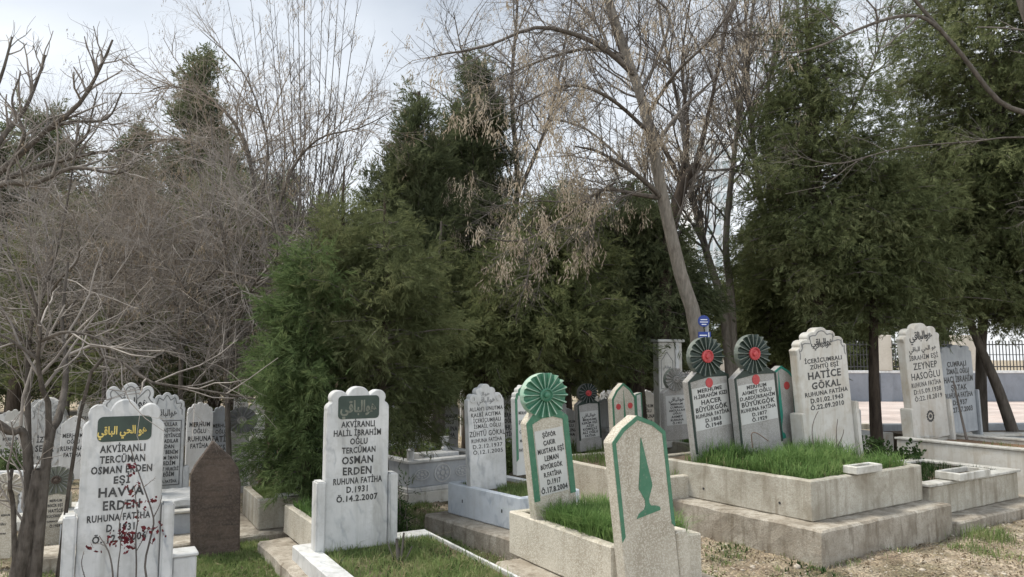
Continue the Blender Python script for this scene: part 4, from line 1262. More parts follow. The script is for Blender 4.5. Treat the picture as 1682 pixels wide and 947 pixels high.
# --- leaf sprays
def sprays(O, D, rng, ln, wd, k, spread=.6, size_var=.35, fold=.5):
    """O,D (n,3): k thin leaflets along each spray; returns V, F"""
    n = len(O)
    D = D / (np.linalg.norm(D, axis=1, keepdims=True) + 1e-9)
    r = rng.normal(0, 1, (n, 3)); S_ = np.cross(D, r); S_ /= np.linalg.norm(S_, axis=1, keepdims=True) + 1e-9
    u = np.linspace(0, 1, k)[None, :, None]
    sz = ln * rng.uniform(1 - size_var, 1 + size_var, (n, 1, 1))
    sg = np.where(np.arange(k) % 2, 1., -1.)[None, :, None]
    pos = O[:, None, :] + D[:, None, :] * u * sz * .75
    dr = D[:, None, :] * (.75 + .3 * u) + S_[:, None, :] * sg * spread * .8 * (1.1 - u) + rng.normal(0, .15, (n, k, 3))
    dr /= np.linalg.norm(dr, axis=2, keepdims=True)
    Lf = sz * (.62 - .25 * u) * rng.uniform(.7, 1.25, (n, k, 1))
    wv = np.cross(dr, np.cross(S_, D)[:, None, :] + rng.normal(0, fold, (n, k, 3))); wv /= np.linalg.norm(wv, axis=2, keepdims=True) + 1e-9
    wv = wv * wd * rng.uniform(.7, 1.3, (n, k, 1))
    mid = pos + dr * Lf * .45
    V = np.stack([pos, mid + wv * .5, pos + dr * Lf, mid - wv * .5], 2).reshape(-1, 3)
    return V, np.arange(n * k * 4).reshape(-1, 4)


def conifer(name, label, base, H, prof, nb, ns, matl, bark, seed, slope=.3, droop=-.25, ln=.17, wd=.022, k=7, tr=.12, lean=(0, 0), h0=.05, scat=.14, tipdir=(0, 0, .2), group=None, trunk_pts=None, jit=.35, nearfrac=None, reach=(.25, 1.0)):
    """prof: list of (h fraction, radius m). Branches curve out from the trunk, sprays sit round them"""
    rng = np.random.default_rng(seed)
    root = tree(name, label, base, 'tree', group)
    T = Tubes()
    if trunk_pts is None:
        tp = np.array([[lean[0] * u * H + .06 * math.sin(u * 9 + seed) * H * .08, lean[1] * u * H, u * H - (.15 if u == 0 else 0)] for u in np.linspace(0, 1, 9)])
    else: tp = smooth_path(trunk_pts, 12) - np.array(base)
    T.add('trunk', tp, tr, tr * .12, 8)
    hs_, rs_ = zip(*prof)
    hh = rng.uniform(0, 1, nb * 3)
    wgt = np.interp(hh, hs_, rs_); keep = rng.uniform(0, max(rs_), nb * 3) < wgt + .15 * max(rs_)
    hh = hh[keep][:nb]
    Os, Ds = [], []
    tz = tp[:, 2]
    for h in hh:
        if h < h0: continue
        z = h * H
        c = np.array([np.interp(z, tz, tp[:, 0]), np.interp(z, tz, tp[:, 1]), z])
        ph = rng.uniform(0, 2 * math.pi)
        wob = 1 + jit * math.sin(3 * ph + seed + h * 11) * .5 + jit * rng.normal(0, .6)
        Rr = max(.12, np.interp(h, hs_, rs_) * wob)
        d = np.array([math.cos(ph), math.sin(ph), slope + rng.normal(0, .15)])
        Q = wander(rng, c, d, Rr * 1.05, 6, .10, droop * .2)
        T.add('branches', Q, max(.006, tr * .22 * (1 - h * .6)), .004, 4)
        m_ = max(3, int(1.5 * ns * Rr / max(rs_) * rng.uniform(.6, 1.4)))
        t_ = rng.uniform(reach[0], reach[1], m_) ** .8 * 5
        i = np.minimum(t_.astype(int), 4); fr = (t_ - i)[:, None]
        pp = Q[i] * (1 - fr) + Q[i + 1] * fr
        dirq = Q[i + 1] - Q[i]; dirq /= np.linalg.norm(dirq, axis=1, keepdims=True) + 1e-9
        sc_ = scat * (.35 + .65 * rng.uniform(0, 1, (m_, 1)))
        Os.append(pp + rng.normal(0, 1, (m_, 3)) * sc_)
        Ds.append(dirq * .6 + rng.normal(0, .55, (m_, 3)) + np.array(tipdir))
    O, D = np.concatenate(Os), np.concatenate(Ds)
    V, Fc = sprays(O, D, rng, ln, wd, k)
    T.build('trunk', bark, root)
    T.build('branches', M['twig_dark'], root)
    me = mesh_np('crown', V, [Fc]); link('crown', me, matl, root)
    return root


def dup(root, loc, rz, sc=1.0):
    r = root.copy(); COL.objects.link(r); r.location = loc; r.rotation_euler = (0, 0, rz); r.scale = (sc, sc, sc)
    for ch in list(root.children):
        c_ = ch.copy(); COL.objects.link(c_); c_.parent = r
    return r


def PA(px, py, Y): return np.array(at(px, py, Y))


# --- front thuja behind the dark plaque stone (two stems) -------------------------------------------------
b0 = at(508, 590, 8.3); b0.z = 0
conifer('thuja_tree', 'dull green young thuja left of the dark plaque headstone', (b0.x, b0.y, 0), 3.2, [(0, .25), (.15, .36), (.35, .46), (.6, .42), (.8, .28), (1, .05)], 120, 46, M['conifer_bright'], M['bark_dark'], 1, slope=.55, droop=-.45, ln=.17, wd=.008, k=12, tr=.06, h0=.13, scat=.12, tipdir=(-.1, -.1, -.25), jit=.55)
b0 = at(630, 590, 8.8); b0.z = 0
conifer('thuja_tree', 'broad olive thuja drooping behind the dark plaque headstone', (b0.x, b0.y, 0), 3.9, [(0, .2), (.25, .45), (.38, .7), (.55, .68), (.8, .4), (1, .06)], 150, 50, M['conifer_front'], M['bark_dark'], 2, slope=.4, droop=-.5, ln=.17, wd=.008, k=12, tr=.10, h0=.24, scat=.14, tipdir=(.1, -.05, -.3), jit=.55)
b0 = at(560, 590, 9.4); b0.z = 0
conifer('thuja_tree', 'tall thin crowned thuja between the two front thujas', (b0.x, b0.y, 0), 4.4, [(0, .2), (.25, .6), (.45, .7), (.75, .45), (1, .08)], 140, 44, M['conifer_front'], M['bark_dark'], 3, slope=.7, droop=-.2, ln=.17, wd=.009, k=11, tr=.09, h0=.2, scat=.14, jit=.5)
b0 = at(722, 590, 12.2); b0.z = 0
conifer('thuja_tree', 'sparse olive thuja with a stout trunk behind the carved tomb', (b0.x, b0.y, 0), 4.2, [(0, .2), (.4, .45), (.55, .55), (.75, .4), (1, .08)], 90, 40, M['conifer_front'], M['bark_grey'], 4, slope=.4, droop=-.4, ln=.18, wd=.009, k=11, tr=.13, h0=.42, scat=.14, jit=.5, tipdir=(0, 0, -.3))

# --- mid conifers -------------------------------------------------------------------------------------
def con(label, px, pyt, Y, prof, nb, ns, mat_, seed, name='cypress_tree', bark='bark_dark', **kw):
    b0 = at(px, 590, Y); top = at(px, pyt, Y).z
    return conifer(name, label, (b0.x, b0.y, 0), top, prof, nb, ns, M[mat_], M[bark], seed, **kw)


con('tall pointed cypress with a bushy tip against the sky left of centre', 680, 150, 13.5, [(0, .3), (.1, .8), (.4, 1.15), (.7, .8), (.86, .42), (.95, .3), (1, .1)], 330, 60, 'conifer_dark', 11, slope=.7, droop=.1, ln=.2, wd=.016, k=10, tr=.2, h0=.12, scat=.16)
con('slender dark cypress right of the pointed one, behind hanging seed wings', 775, 105, 15, [(0, .4), (.2, .9), (.5, 1.0), (.8, .6), (1, .15)], 330, 60, 'conifer_dark', 12, slope=.8, droop=.1, ln=.21, wd=.017, k=10, tr=.2, h0=.15, scat=.16)
con('wide dark cypress in the middle of the tree wall with black trunk', 905, 330, 13, [(0, .8), (.2, 1.25), (.5, 1.4), (.8, .9), (1, .2)], 420, 62, 'conifer_mid', 13, slope=.2, droop=-.3, ln=.2, wd=.014, k=10, tr=.2, h0=.40, scat=.17, tipdir=(0, 0, -.2))
con('dense low branching cypress behind the white scrolled headstone', 800, 420, 12.2, [(0, .5), (.3, .9), (.6, .9), (1, .2)], 260, 60, 'conifer_mid', 14, slope=.2, droop=-.3, ln=.2, wd=.014, k=10, tr=.14, h0=.44, scat=.16, tipdir=(0, 0, -.2))
con('black trunked cypress left of the leaning grey trunk', 1045, 300, 14, [(0, .5), (.2, .9), (.45, 1.3), (.8, .9), (1, .2)], 380, 60, 'conifer_dark', 15, slope=.15, droop=-.3, ln=.21, wd=.015, k=10, tr=.24, h0=.42, scat=.18, tipdir=(0, 0, -.25))
con('dark slim cypress rising behind the bare shoots at left', 318, 95, 18, [(0, .4), (.25, .9), (.6, .9), (.85, .5), (1, .2)], 280, 50, 'conifer_dark', 16, slope=.8, droop=.1, ln=.24, wd=.03, tr=.2, h0=.1, scat=.2)
con('dark conifer crown behind pruned branches at far left', 30, 190, 18, [(0, .4), (.4, 1.2), (.7, 1.3), (.9, .8), (1, .3)], 260, 55, 'conifer_dark', 17, slope=.3, droop=0, ln=.25, wd=.03, tr=.2, h0=.25, scat=.2)
con('thin dark conifer between pruned branches and slim cypress', 205, 215, 20, [(0, .4), (.4, .9), (.8, .6), (1, .15)], 220, 45, 'conifer_dark', 18, slope=.5, droop=0, ln=.25, wd=.03, tr=.18, h0=.2, scat=.2)
con('low olive conifer behind the verse panel headstone', 250, 480, 14, [(0, .5), (.3, 1.0), (.7, .8), (1, .2)], 200, 55, 'conifer_mid', 19, slope=.3, droop=-.2, ln=.2, wd=.015, k=10, tr=.13, h0=.25, scat=.18)

con('loose olive conifer behind the tangled trees under the slim cypress', 355, 290, 15.5, [(0, .5), (.3, 1.1), (.7, .9), (1, .2)], 230, 42, 'conifer_mid', 27, slope=.4, droop=-.1, ln=.24, wd=.018, k=9, tr=.15, h0=.2, scat=.22)
con('loose olive conifer behind the tangled trees below the pruned branches', 110, 330, 16, [(0, .5), (.3, 1.2), (.7, 1.0), (1, .2)], 230, 42, 'conifer_mid', 28, slope=.4, droop=-.1, ln=.24, wd=.018, k=9, tr=.15, h0=.2, scat=.22)
con('olive conifer behind the straight bare shoots', 470, 300, 16, [(0, .5), (.3, 1.0), (.7, .9), (1, .2)], 220, 42, 'conifer_mid', 29, slope=.4, droop=-.1, ln=.24, wd=.018, k=9, tr=.15, h0=.2, scat=.22)

# --- right conifers with drooping sprays ---------------------------------------------------------------
con('tall drooping conifer with a high narrow crown right of the leaning trunk', 1350, -10, 13.5, [(0, .5), (.25, 1.3), (.5, 1.4), (.75, .95), (.92, .5), (1, .2)], 430, 62, 'conifer_brown', 21, slope=.25, droop=-.45, ln=.16, wd=.012, k=11, tr=.2, h0=.36, scat=.2, tipdir=(0, 0, -.45))
con('drooping conifer with black trunk beside the dark shrub', 1436, 215, 13.6, [(0, .5), (.35, 1.25), (.6, 1.35), (.85, .8), (1, .2)], 330, 60, 'conifer_brown', 22, slope=.2, droop=-.45, ln=.16, wd=.012, k=11, tr=.12, h0=.41, scat=.19, tipdir=(0, 0, -.45))
tp = [PA(1612, 712, 15.6), PA(1612, 560, 15.5), PA(1630, 380, 15), PA(1635, 200, 14.6), PA(1625, 40, 14.3), PA(1600, -150, 14.2)]
tp[0][2] = -.1
conifer('cypress_tree', 'large drooping conifer filling the upper right corner', tuple(np.array([tp[0][0], tp[0][1], 0])), float(tp[-1][2]), [(0, .5), (.22, 1.5), (.4, 2.2), (.6, 1.9), (.8, 1.5), (1, .8)], 620, 62, M['conifer_brown'], M['bark_grey'], 23, slope=.2, droop=-.45, ln=.17, wd=.013, k=11, tr=.12, h0=.25, scat=.22, tipdir=(0, 0, -.45), trunk_pts=tp)
tp = [PA(1676, 722, 15.2), PA(1640, 640, 15.2), PA(1598, 540, 15.2), PA(1560, 420, 15.2), PA(1540, 300, 15.2), PA(1530, 190, 15.2)]
tp[0][2] = -.1
conifer('cypress_tree', 'leaning grey trunked conifer crossing in front of the wall at right', tuple(np.array([tp[0][0], tp[0][1], 0])), float(tp[-1][2]), [(0, .5), (.35, 1.2), (.6, 1.5), (.85, .9), (1, .3)], 320, 58, M['conifer_brown'], M['bark_grey'], 24, slope=.2, droop=-.45, ln=.16, wd=.012, k=11, tr=.12, h0=.44, scat=.2, tipdir=(0, 0, -.45), trunk_pts=tp)
con('drooping conifer at the far right behind the leaning trunk', 1720, 60, 15, [(0, .5), (.25, 1.3), (.5, 1.7), (.8, 1.3), (1, .3)], 360, 58, 'conifer_brown', 25, slope=.2, droop=-.4, ln=.19, wd=.015, k=11, tr=.2, h0=.30, scat=.22, tipdir=(0, 0, -.4))
con('mid green conifer behind the broad white headstone', 1270, 360, 16, [(0, .5), (.25, 1.1), (.6, 1.2), (1, .2)], 330, 55, 'conifer_mid', 26, slope=.2, droop=-.35, ln=.23, wd=.017, k=10, tr=.16, h0=.40, scat=.2, tipdir=(0, 0, -.35))

# --- back row -------------------------------------------------------------------------------------------
bl = 'dark conifer standing in the back row behind the bare trees'
p1 = conifer('cypress_tree', bl, (0, 0, 0), 7.5, [(0, .5), (.15, 1.3), (.5, 1.5), (.8, .9), (1, .15)], 260, 42, M['conifer_dark'], M['bark_dark'], 31, slope=.4, droop=-.1, ln=.34, wd=.045, k=6, tr=.2, h0=.10, scat=.28, group='back row of conifers')
p2 = conifer('cypress_tree', bl, (0, 0, 0), 6.5, [(0, .6), (.2, 1.6), (.5, 1.5), (.8, .9), (1, .2)], 240, 42, M['conifer_mid'], M['bark_dark'], 32, slope=.2, droop=-.3, ln=.34, wd=.045, k=6, tr=.2, h0=.14, scat=.3, group='back row of conifers')
rb = random.Random(3)
xs = []
for i, (px, Y) in enumerate([(-60, 24), (20, 27), (100, 23), (170, 28), (240, 24), (310, 27), (385, 23), (450, 28), (520, 25), (590, 28), (650, 23), (720, 28), (790, 24), (860, 27), (930, 24), (1000, 28), (1060, 24), (1120, 40), (1300, 42), (1400, 40), (1530, 43)]):
    src = p1 if i % 2 == 0 else p2
    q = at(px, 590, Y)
    sc_ = rb.uniform(.75, 1.05)
    if i < 2: o = src; o.location = (q.x, q.y, 0); o.scale = (sc_,) * 3
    else: o = dup(src, (q.x, q.y, 0), rb.uniform(0, 6.28), sc_)

# --- the leaning grey tree with hanging seed wings --------------------------------------------------------
rng = np.random.default_rng(41)
Yt = 11.5
base = at(1160, 640, Yt); base.z = 0
off = np.array([base.x, base.y, 0.0])
rt_ = tree('leaning_tree', 'bare leaning tree with pale grey trunk and hanging dry seed wings', tuple(off))
T = Tubes(); tips = []
P0 = PA(1158, 660, Yt); P0[2] = -.1
main = [P0, PA(1145, 550, Yt), PA(1118, 450, Yt), PA(1090, 330, Yt), PA(1062, 190, Yt), PA(1036, 110, Yt + .1), PA(1000, 0, Yt + .2), PA(965, -120, Yt + .2), PA(950, -260, Yt)]
prm = dict(levels=4, density=[0, 5.2, 6.5, 7.0], length=[1.2, 1.2, .6, .3], rad=[.03, .011, .006, .0038], angle=.85, curl=.16, up=[.02, .03, .02, -.02])
P = limb(T, main, .125, .045, off, n=22, sides=12)
limbs = [
    ([(1090, 328, 0), (1050, 290, -.3), (985, 250, -.6), (945, 240, -.9)], .045, .012),
    ([(1086, 325, 0), (1040, 318, -.2), (990, 312, -.3), (930, 355, -.5), (860, 395, -.9), (800, 390, -1.2)], .04, .01),
    ([(1040, 120, 0), (1000, 85, -.2), (950, 58, -.4), (880, 45, -.8), (800, 75, -1.2), (720, 90, -1.6)], .055, .012),
    ([(1052, 150, 0), (1078, 100, .2), (1100, 25, .3), (1060, -20, .3), (1040, -90, .4)], .035, .012),
    ([(1000, 85, -.2), (985, 45, 0), (930, -20, .3), (900, -100, .4)], .03, .01),
    ([(1030, 95, .1), (960, 80, .8), (860, 110, 1.4), (780, 150, 1.6)], .04, .01),
    ([(1095, 340, 0), (1040, 280, 1.0), (960, 210, 1.8), (880, 190, 2.2)], .04, .01),
    ([(1070, 220, 0), (1000, 160, -1.2), (930, 140, -2.0), (840, 180, -2.4)], .035, .01),
    ([(1075, 240, 0), (1120, 180, .8), (1180, 120, 1.4), (1230, 40, 1.6)], .04, .01),
    ([(1062, 190, 0), (1110, 120, -.8), (1170, 60, -1.2), (1220, -20, -1.4)], .035, .01),
    ([(985, 312, -.3), (960, 360, -.2), (900, 430, -.3), (860, 460, -.4)], .016, .006),
    ([(1010, 300, -.2), (950, 330, .5), (880, 330, .9), (800, 340, 1.2)], .018, .006),
]
for pts, r0, r1 in limbs:
    Q = limb(T, [PA(x, y, Yt + dy) for x, y, dy in pts], r0, r1, off, 'limbs', 12, 6)
    sprout(T, rng, Q, r0, r1, 1, prm, 'twigs', tips)
sprout(T, rng, P[13:], .06, .04, 1, prm, 'twigs', tips)
T.build('trunk', M['bark_pale'], rt_); T.build('limbs', M['bark_grey'], rt_); T.build('twigs', M['twig_dark'], rt_)


def seed_wings(tips, rng, frac, per, ln, wd, spread):
    tp_ = np.array(tips); tp_ = tp_[rng.uniform(0, 1, len(tp_)) < frac]
    O = np.repeat(tp_, per, axis=0) + rng.normal(0, 1, (len(tp_) * per, 3)) * np.array([spread, spread, spread * 1.3]) + np.array([0, 0, -spread * 1.6])
    D = rng.normal(0, .28, O.shape) + np.array([0, 0, -1])
    return sprays(O, D, rng, ln * 1.45, wd * .8, 3, spread=.3)


tl = np.array(tips)
low = [q for q in tips if 3.0 < q[2] < 5.8]
hi = [q for q in tips if q[2] >= 5.8]
V1, F1 = seed_wings(low, rng, .085, 20, .10, .020, .065)
V2, F2 = seed_wings(hi, rng, .12, 8, .085, .016, .05)
link('seed_wings', mesh_np('seed_wings', np.concatenate([V1, V2]), [np.concatenate([F1, F2 + len(V1)])]), M['seed'], rt_)

# --- other bare trees to the right of it ---------------------------------------------------------------
def bare(name, label, stems, Y, prm, seed, bark, twig, seeds=0, off=None, cat='tree', sides=7, seedmat='seed', sz=(.07, .014, .05), limbs_=(), group=None):
    """stems: list of (pixel path [(x,y,dY)...], r0, r1); the first point of the first stem is set on the ground"""
    rng = np.random.default_rng(seed)
    x0, y0, d0 = stems[0][0][0]
    q = at(x0, 590, Y + d0)
    off = np.array([q.x, q.y, 0.0])
    root = tree(name, label, tuple(off), cat, group)
    T = Tubes(); tips = []
    for pts, r0, r1 in stems:
        pp = [PA(x, y, Y + d) for x, y, d in pts]
        if pts[0][1] >= 600: pp[0][2] = -.1
        Q = limb(T, pp, r0, r1, off, 'trunk', 14, sides)
        sprout(T, rng, Q, r0, r1, 0, prm, 'twigs', tips)
    for pts, r0, r1 in limbs_:
        Q = limb(T, [PA(x, y, Y + d) for x, y, d in pts], r0, r1, off, 'limbs', 12, 6)
        sprout(T, rng, Q, r0, r1, 1, prm, 'twigs', tips)
    T.build('trunk', M[bark], root); T.build('limbs', M[bark], root); T.build('twigs', M[twig], root)
    if seeds and tips:
        V, Fc = seed_wings(tips, rng, seeds, 5, sz[0], sz[1], sz[2])
        link('seed_wings', mesh_np('seed_wings', V, [Fc]), M[seedmat], root)
    return root


prmB = dict(levels=4, density=[2.4, 3.6, 4.6, 5], length=[1.7, 1.05, .55, .3], rad=[.026, .012, .007, .004], angle=.7, curl=.13, up=[.10, .06, .03, 0], t0=.3)
bare('bare_tree', 'slim twin stemmed bare tree just right of the leaning trunk', [
    ([(1205, 650, 0), (1190, 520, 0), (1162, 420, 0), (1135, 310, .1), (1120, 200, .2), (1090, 60, .2), (1070, -80, .2)], .10, .02),
    ([(1208, 650, 0.1), (1202, 500, .1), (1192, 400, .1), (1205, 260, .2), (1222, 130, .2), (1240, -20, .2), (1250, -150, .2)], .09, .02)], 14.5, prmB, 51, 'bark_pale', 'twig_dark', .18)
bare('bare_tree', 'tall straight bare tree with parallel pale stems left of the drooping conifer', [
    ([(1268, 650, 0), (1262, 420, 0), (1245, 300, 0), (1232, 180, 0), (1225, 40, 0), (1222, -120, 0)], .09, .02),
    ([(1275, 650, .2), (1272, 420, .2), (1262, 280, .2), (1262, 140, .3), (1290, 0, .3), (1300, -120, .3)], .075, .02)], 16, prmB, 52, 'bark_pale', 'twig_dark', .2)
bare('bare_tree', 'dark bare tree with a crooked sawn limb behind the leaning trunk', [
    ([(1085, 660, 0), (1092, 480, 0), (1105, 360, 0), (1128, 290, 0), (1148, 270, 0)], .14, .09),
    ([(1140, 280, 0), (1165, 180, 0), (1190, 60, 0), (1215, -60, 0)], .05, .012),
    ([(1110, 330, 0), (1130, 220, .3), (1120, 100, .5), (1140, -40, .5)], .05, .012),
    ([(1120, 300, 0), (1060, 180, .4), (1010, 60, .5), (980, -60, .5)], .05, .012)], 13.2, prmB, 53, 'bark_dark', 'twig_dark', .3)
prmC = dict(levels=4, density=[2.9, 3.8, 4.8, 5], length=[1.5, .95, .55, .3], rad=[.02, .010, .006, .004], angle=.75, curl=.14, up=[.05, .03, 0, -.02], t0=.2)
bare('bare_tree', 'fine twigged bare tree with brown seed tufts behind the pointed cypress', [
    ([(830, 650, 0), (835, 450, 0), (850, 300, 0), (840, 150, 0), (850, 0, 0), (840, -120, 0)], .10, .015),
    ([(850, 320, 0), (900, 200, .2), (930, 60, .3), (950, -80, .3)], .05, .012),
    ([(845, 260, 0), (790, 180, .2), (760, 90, .3), (745, 20, .3)], .04, .01)], 15.5, prmC, 54, 'bark_grey', 'twig_dark', .2)
bare('bare_tree', 'bare tree filling the sky above the drooping conifers', [
    ([(1330, 650, 0), (1335, 400, 0), (1330, 250, 0), (1320, 100, 0), (1300, -60, 0)], .10, .015),
    ([(1332, 300, 0), (1400, 180, .2), (1450, 60, .3), (1480, -60, .3)], .05, .012)], 17.5, prmC, 55, 'bark_grey', 'twig_dark', .2)
# overhanging limb, upper right: a tree whose trunk stands beyond the frame
prmO = dict(levels=4, density=[1.4, 2.4, 4.0, 5], length=[1.0, .8, .45, .25], rad=[.018, .009, .006, .004], angle=.8, curl=.14, up=[0, .0, -.03, -.05], t0=.15)
bare('bare_tree', 'bare tree reaching in from the right with a long arching pale branch', [
    ([(1800, 680, 0), (1785, 400, 0), (1760, 200, 0), (1700, 60, 0), (1660, -60, 0)], .15, .07),
    ([(1760, 210, 0), (1700, 190, .1), (1640, 165, .2), (1580, 90, .1), (1520, 20, 0), (1470, -40, 0)], .05, .025),
    ([(1545, 48, 0), (1510, 26, 0), (1460, 30, -.1), (1400, 52, -.2), (1350, 74, -.3), (1300, 86, -.4), (1225, 78, -.5)], .035, .009)], 11.2, prmO, 56, 'bark_grey', 'twig_dark', 0,
    limbs_=[([(1765, 260, 0), (1690, 225, -.3), (1600, 232, -.5), (1500, 240, -.7), (1430, 255, -.9), (1390, 276, -1.0), (1350, 306, -1.1), (1290, 318, -1.2)], .014, .004),
    ([(1430, 255, -.9), (1380, 268, -1.2), (1330, 262, -1.4), (1280, 240, -1.5)], .010, .004)])

# --- left side bare trees ---------------------------------------------------------------------------------
prmK = dict(levels=3, density=[3.6, 4.6, 4.5], length=[.75, .4, .22], rad=[.022, .010, .005], angle=.8, curl=.18, up=[.10, .08, .05], t0=.15)
bare('pruned_tree', 'knobbly pruned bare tree reaching in from the left against the sky', [
    ([(-110, 660, 0), (-115, 500, 0), (-100, 400, 0), (-60, 330, 0)], .16, .09),
    ([(-60, 330, 0), (20, 265, -.2), (75, 215, -.3), (130, 170, -.4), (165, 110, -.5), (185, 65, -.5)], .055, .014),
    ([(-60, 330, 0), (30, 285, .2), (95, 265, .3), (160, 250, .3), (225, 245, .4)], .055, .014),
    ([(-60, 330, 0), (0, 230, .4), (40, 180, .5), (65, 120, .6), (75, 90, .6)], .05, .014),
    ([(75, 215, -.3), (115, 200, -.2), (175, 195, 0), (200, 150, 0)], .03, .01),
    ([(95, 265, .3), (140, 225, .2), (150, 190, .1), (160, 150, 0)], .025, .01),
    ([(-60, 330, 0), (10, 300, -.5), (60, 300, -.7), (120, 275, -.8), (190, 285, -.9), (215, 275, -.9)], .05, .012),
    ([(20, 265, -.2), (40, 220, -.5), (20, 170, -.6), (30, 130, -.6)], .03, .01),
    ([(-90, 360, 0), (-40, 220, .3), (0, 130, .4), (20, 60, .4)], .05, .014)], 10.5, prmK, 61, 'bark_grey', 'twig_grey')
prmV = dict(levels=3, density=[6.5, 4.5, 5], length=[.55, .32, .18], rad=[.010, .006, .004], angle=.6, curl=.1, up=[.10, .06, .03], t0=.12)
st = []
for k, (xa, xb, xc, yt) in enumerate([(488, 494, 488, -60), (500, 520, 532, -80), (508, 552, 594, -40), (496, 470, 450, 0), (492, 448, 425, 20), (505, 535, 560, -60), (490, 482, 470, -60), (512, 575, 640, 100), (486, 430, 395, 40), (500, 508, 512, -90), (484, 410, 350, 60), (510, 560, 615, 60), (480, 462, 440, -40), (515, 528, 545, -30), (478, 440, 410, -20), (498, 500, 500, -120), (506, 545, 575, -90), (482, 425, 372, -10), (520, 590, 655, 160), (494, 486, 480, -30)]):
    d = (k % 5 - 2) * .25
    st.append(([(505 + (k % 9) * 1.5, 650, d * .3), (xa, 480, d * .6), (xb, 250, d), (xc, yt, d * 1.3)], .024 if k < 6 else .017, .004))
bare('multi_stemmed_tree', 'clump of straight bare shoots rising high beside the slim cypress', st, 12.5, prmV, 62, 'twig_dark', 'twig_dark', .12, sides=5)
prmA = dict(levels=4, density=[5.0, 5.4, 5.5, 5], length=[1.35, .8, .45, .25], rad=[.012, .007, .005, .0038], angle=.7, curl=.14, up=[.0, -.04, -.06, -.06], t0=.2)
bare('bare_tree', 'arching bare tree with drooping brown twigs left of the straight shoots', [
    ([(445, 650, 0), (440, 480, 0), (425, 350, 0), (400, 230, 0), (350, 165, 0), (280, 140, 0), (245, 150, 0)], .06, .008),
    ([(430, 380, 0), (380, 280, .3), (310, 230, .5), (240, 240, .6), (200, 300, .6)], .03, .007),
    ([(436, 430, 0), (470, 300, -.3), (520, 230, -.4), (590, 210, -.5), (650, 180, -.5)], .03, .006),
    ([(438, 440, 0), (360, 370, -.4), (280, 340, -.7), (200, 370, -.9)], .028, .007),
    ([(425, 350, 0), (440, 240, .3), (400, 120, .4), (330, 50, .5)], .025, .006)], 12.0, prmA, 63, 'bark_grey', 'twig_brown', .08, seedmat='dry_leaf', sz=(.05, .014, .04))
prmT = dict(levels=4, density=[4.6, 5.2, 5.2, 4.5], length=[1.35, .8, .45, .24], rad=[.011, .0065, .0048, .0036], angle=.8, curl=.17, up=[.03, 0, -.03, -.04], t0=.15)
for lab, x, Y, sd_, tw, dl in (('tangled grey bare tree left of the white stones', 175, 11.5, 64, 'twig_pale', .03), ('tangled brown bare tree in the middle of the left thicket', 300, 11.0, 65, 'twig_brown', .07),
                             ('grey brown bare tree right behind the brown stone', 385, 10.3, 66, 'twig_grey', .05), ('low pale twigged bare tree at far left behind the forked tree', 60, 10.0, 67, 'twig_grey', .03),
                             ('dark bare tree deep in the left thicket', 235, 14.5, 68, 'twig_dark', .05), ('thin bare tree deep behind the pruned branches', 110, 15, 69, 'twig_grey', .06)):
    r_ = random.Random(sd_)
    j = lambda a_: r_.uniform(-a_, a_)
    bare('bare_tree', lab, [
        ([(x, 650, 0), (x + j(15), 560, 0), (x + j(30), 470, 0), (x + j(50), 350, j(.3)), (x + j(80), 190, j(.5))], .042, .008),
        ([(x + 2, 590, 0), (x - 50, 520, -.3), (x - 90, 460, -.6), (x - 130, 420, -.8)], .024, .007),
        ([(x, 570, 0), (x + 60, 500, .2), (x + 100, 440, .4), (x + 150, 420, .5)], .024, .007),
        ([(x, 540, 0), (x + 30, 470, -.8), (x + 70, 420, -1.2), (x + 60, 350, -1.4)], .02, .006),
        ([(x, 520, 0), (x - 40, 430, .6), (x - 60, 360, .9), (x - 90, 310, 1.0)], .02, .006),
        ([(x, 580, 0), (x - 70, 560, -.5), (x - 120, 555, -.8), (x - 160, 580, -1.0)], .016, .006),
        ([(x, 560, 0), (x + 80, 545, -.5), (x + 130, 550, -.8), (x + 175, 585, -1.0)], .016, .006)], Y, prmT, sd_, 'bark_grey', tw, dl, seedmat='dry_leaf', sz=(.045, .013, .04))

# --- forked tree close to the camera, left -----------------------------------------------------------------
prmF = dict(levels=4, density=[2.2, 3.4, 4.0, 3.5], length=[.9, .55, .32, .18], rad=[.013, .007, .0045, .003], angle=.75, curl=.17, up=[.02, 0, 0, 0], t0=.35)
bare('forked_tree', 'forked grey tree with mottled bark close by at the left edge', [
    ([(18, 1010, 0), (38, 920, 0), (50, 860, 0), (62, 800, 0), (66, 770, 0)], .080, .052),
    ([(66, 772, 0), (45, 735, 0), (15, 708, -.1), (-25, 680, -.2), (-70, 640, -.3)], .038, .024),
    ([(66, 775, 0), (78, 738, 0), (95, 690, .1), (106, 640, .2), (108, 590, .3), (102, 520, .4), (112, 430, .5)], .040, .010),
    ([(72, 760, 0), (80, 700, .0), (70, 640, -.1), (62, 590, -.2), (66, 540, -.3), (50, 470, -.4)], .026, .009),
    ([(35, 885, 0), (22, 840, -.1), (16, 800, -.2), (20, 770, -.2)], .02, .012),
    ([(106, 640, .2), (150, 610, .1), (250, 628, 0), (330, 640, 0), (420, 655, .1)], .016, .006),
    ([(66, 560, -.25), (110, 545, -.4), (170, 560, -.5), (200, 600, -.6)], .014, .006),
    ([(62, 590, -.2), (20, 560, -.3), (-20, 540, -.4)], .014, .006)], 5.75, prmF, 71, 'bark_fore', 'twig_grey', 0, sides=10)

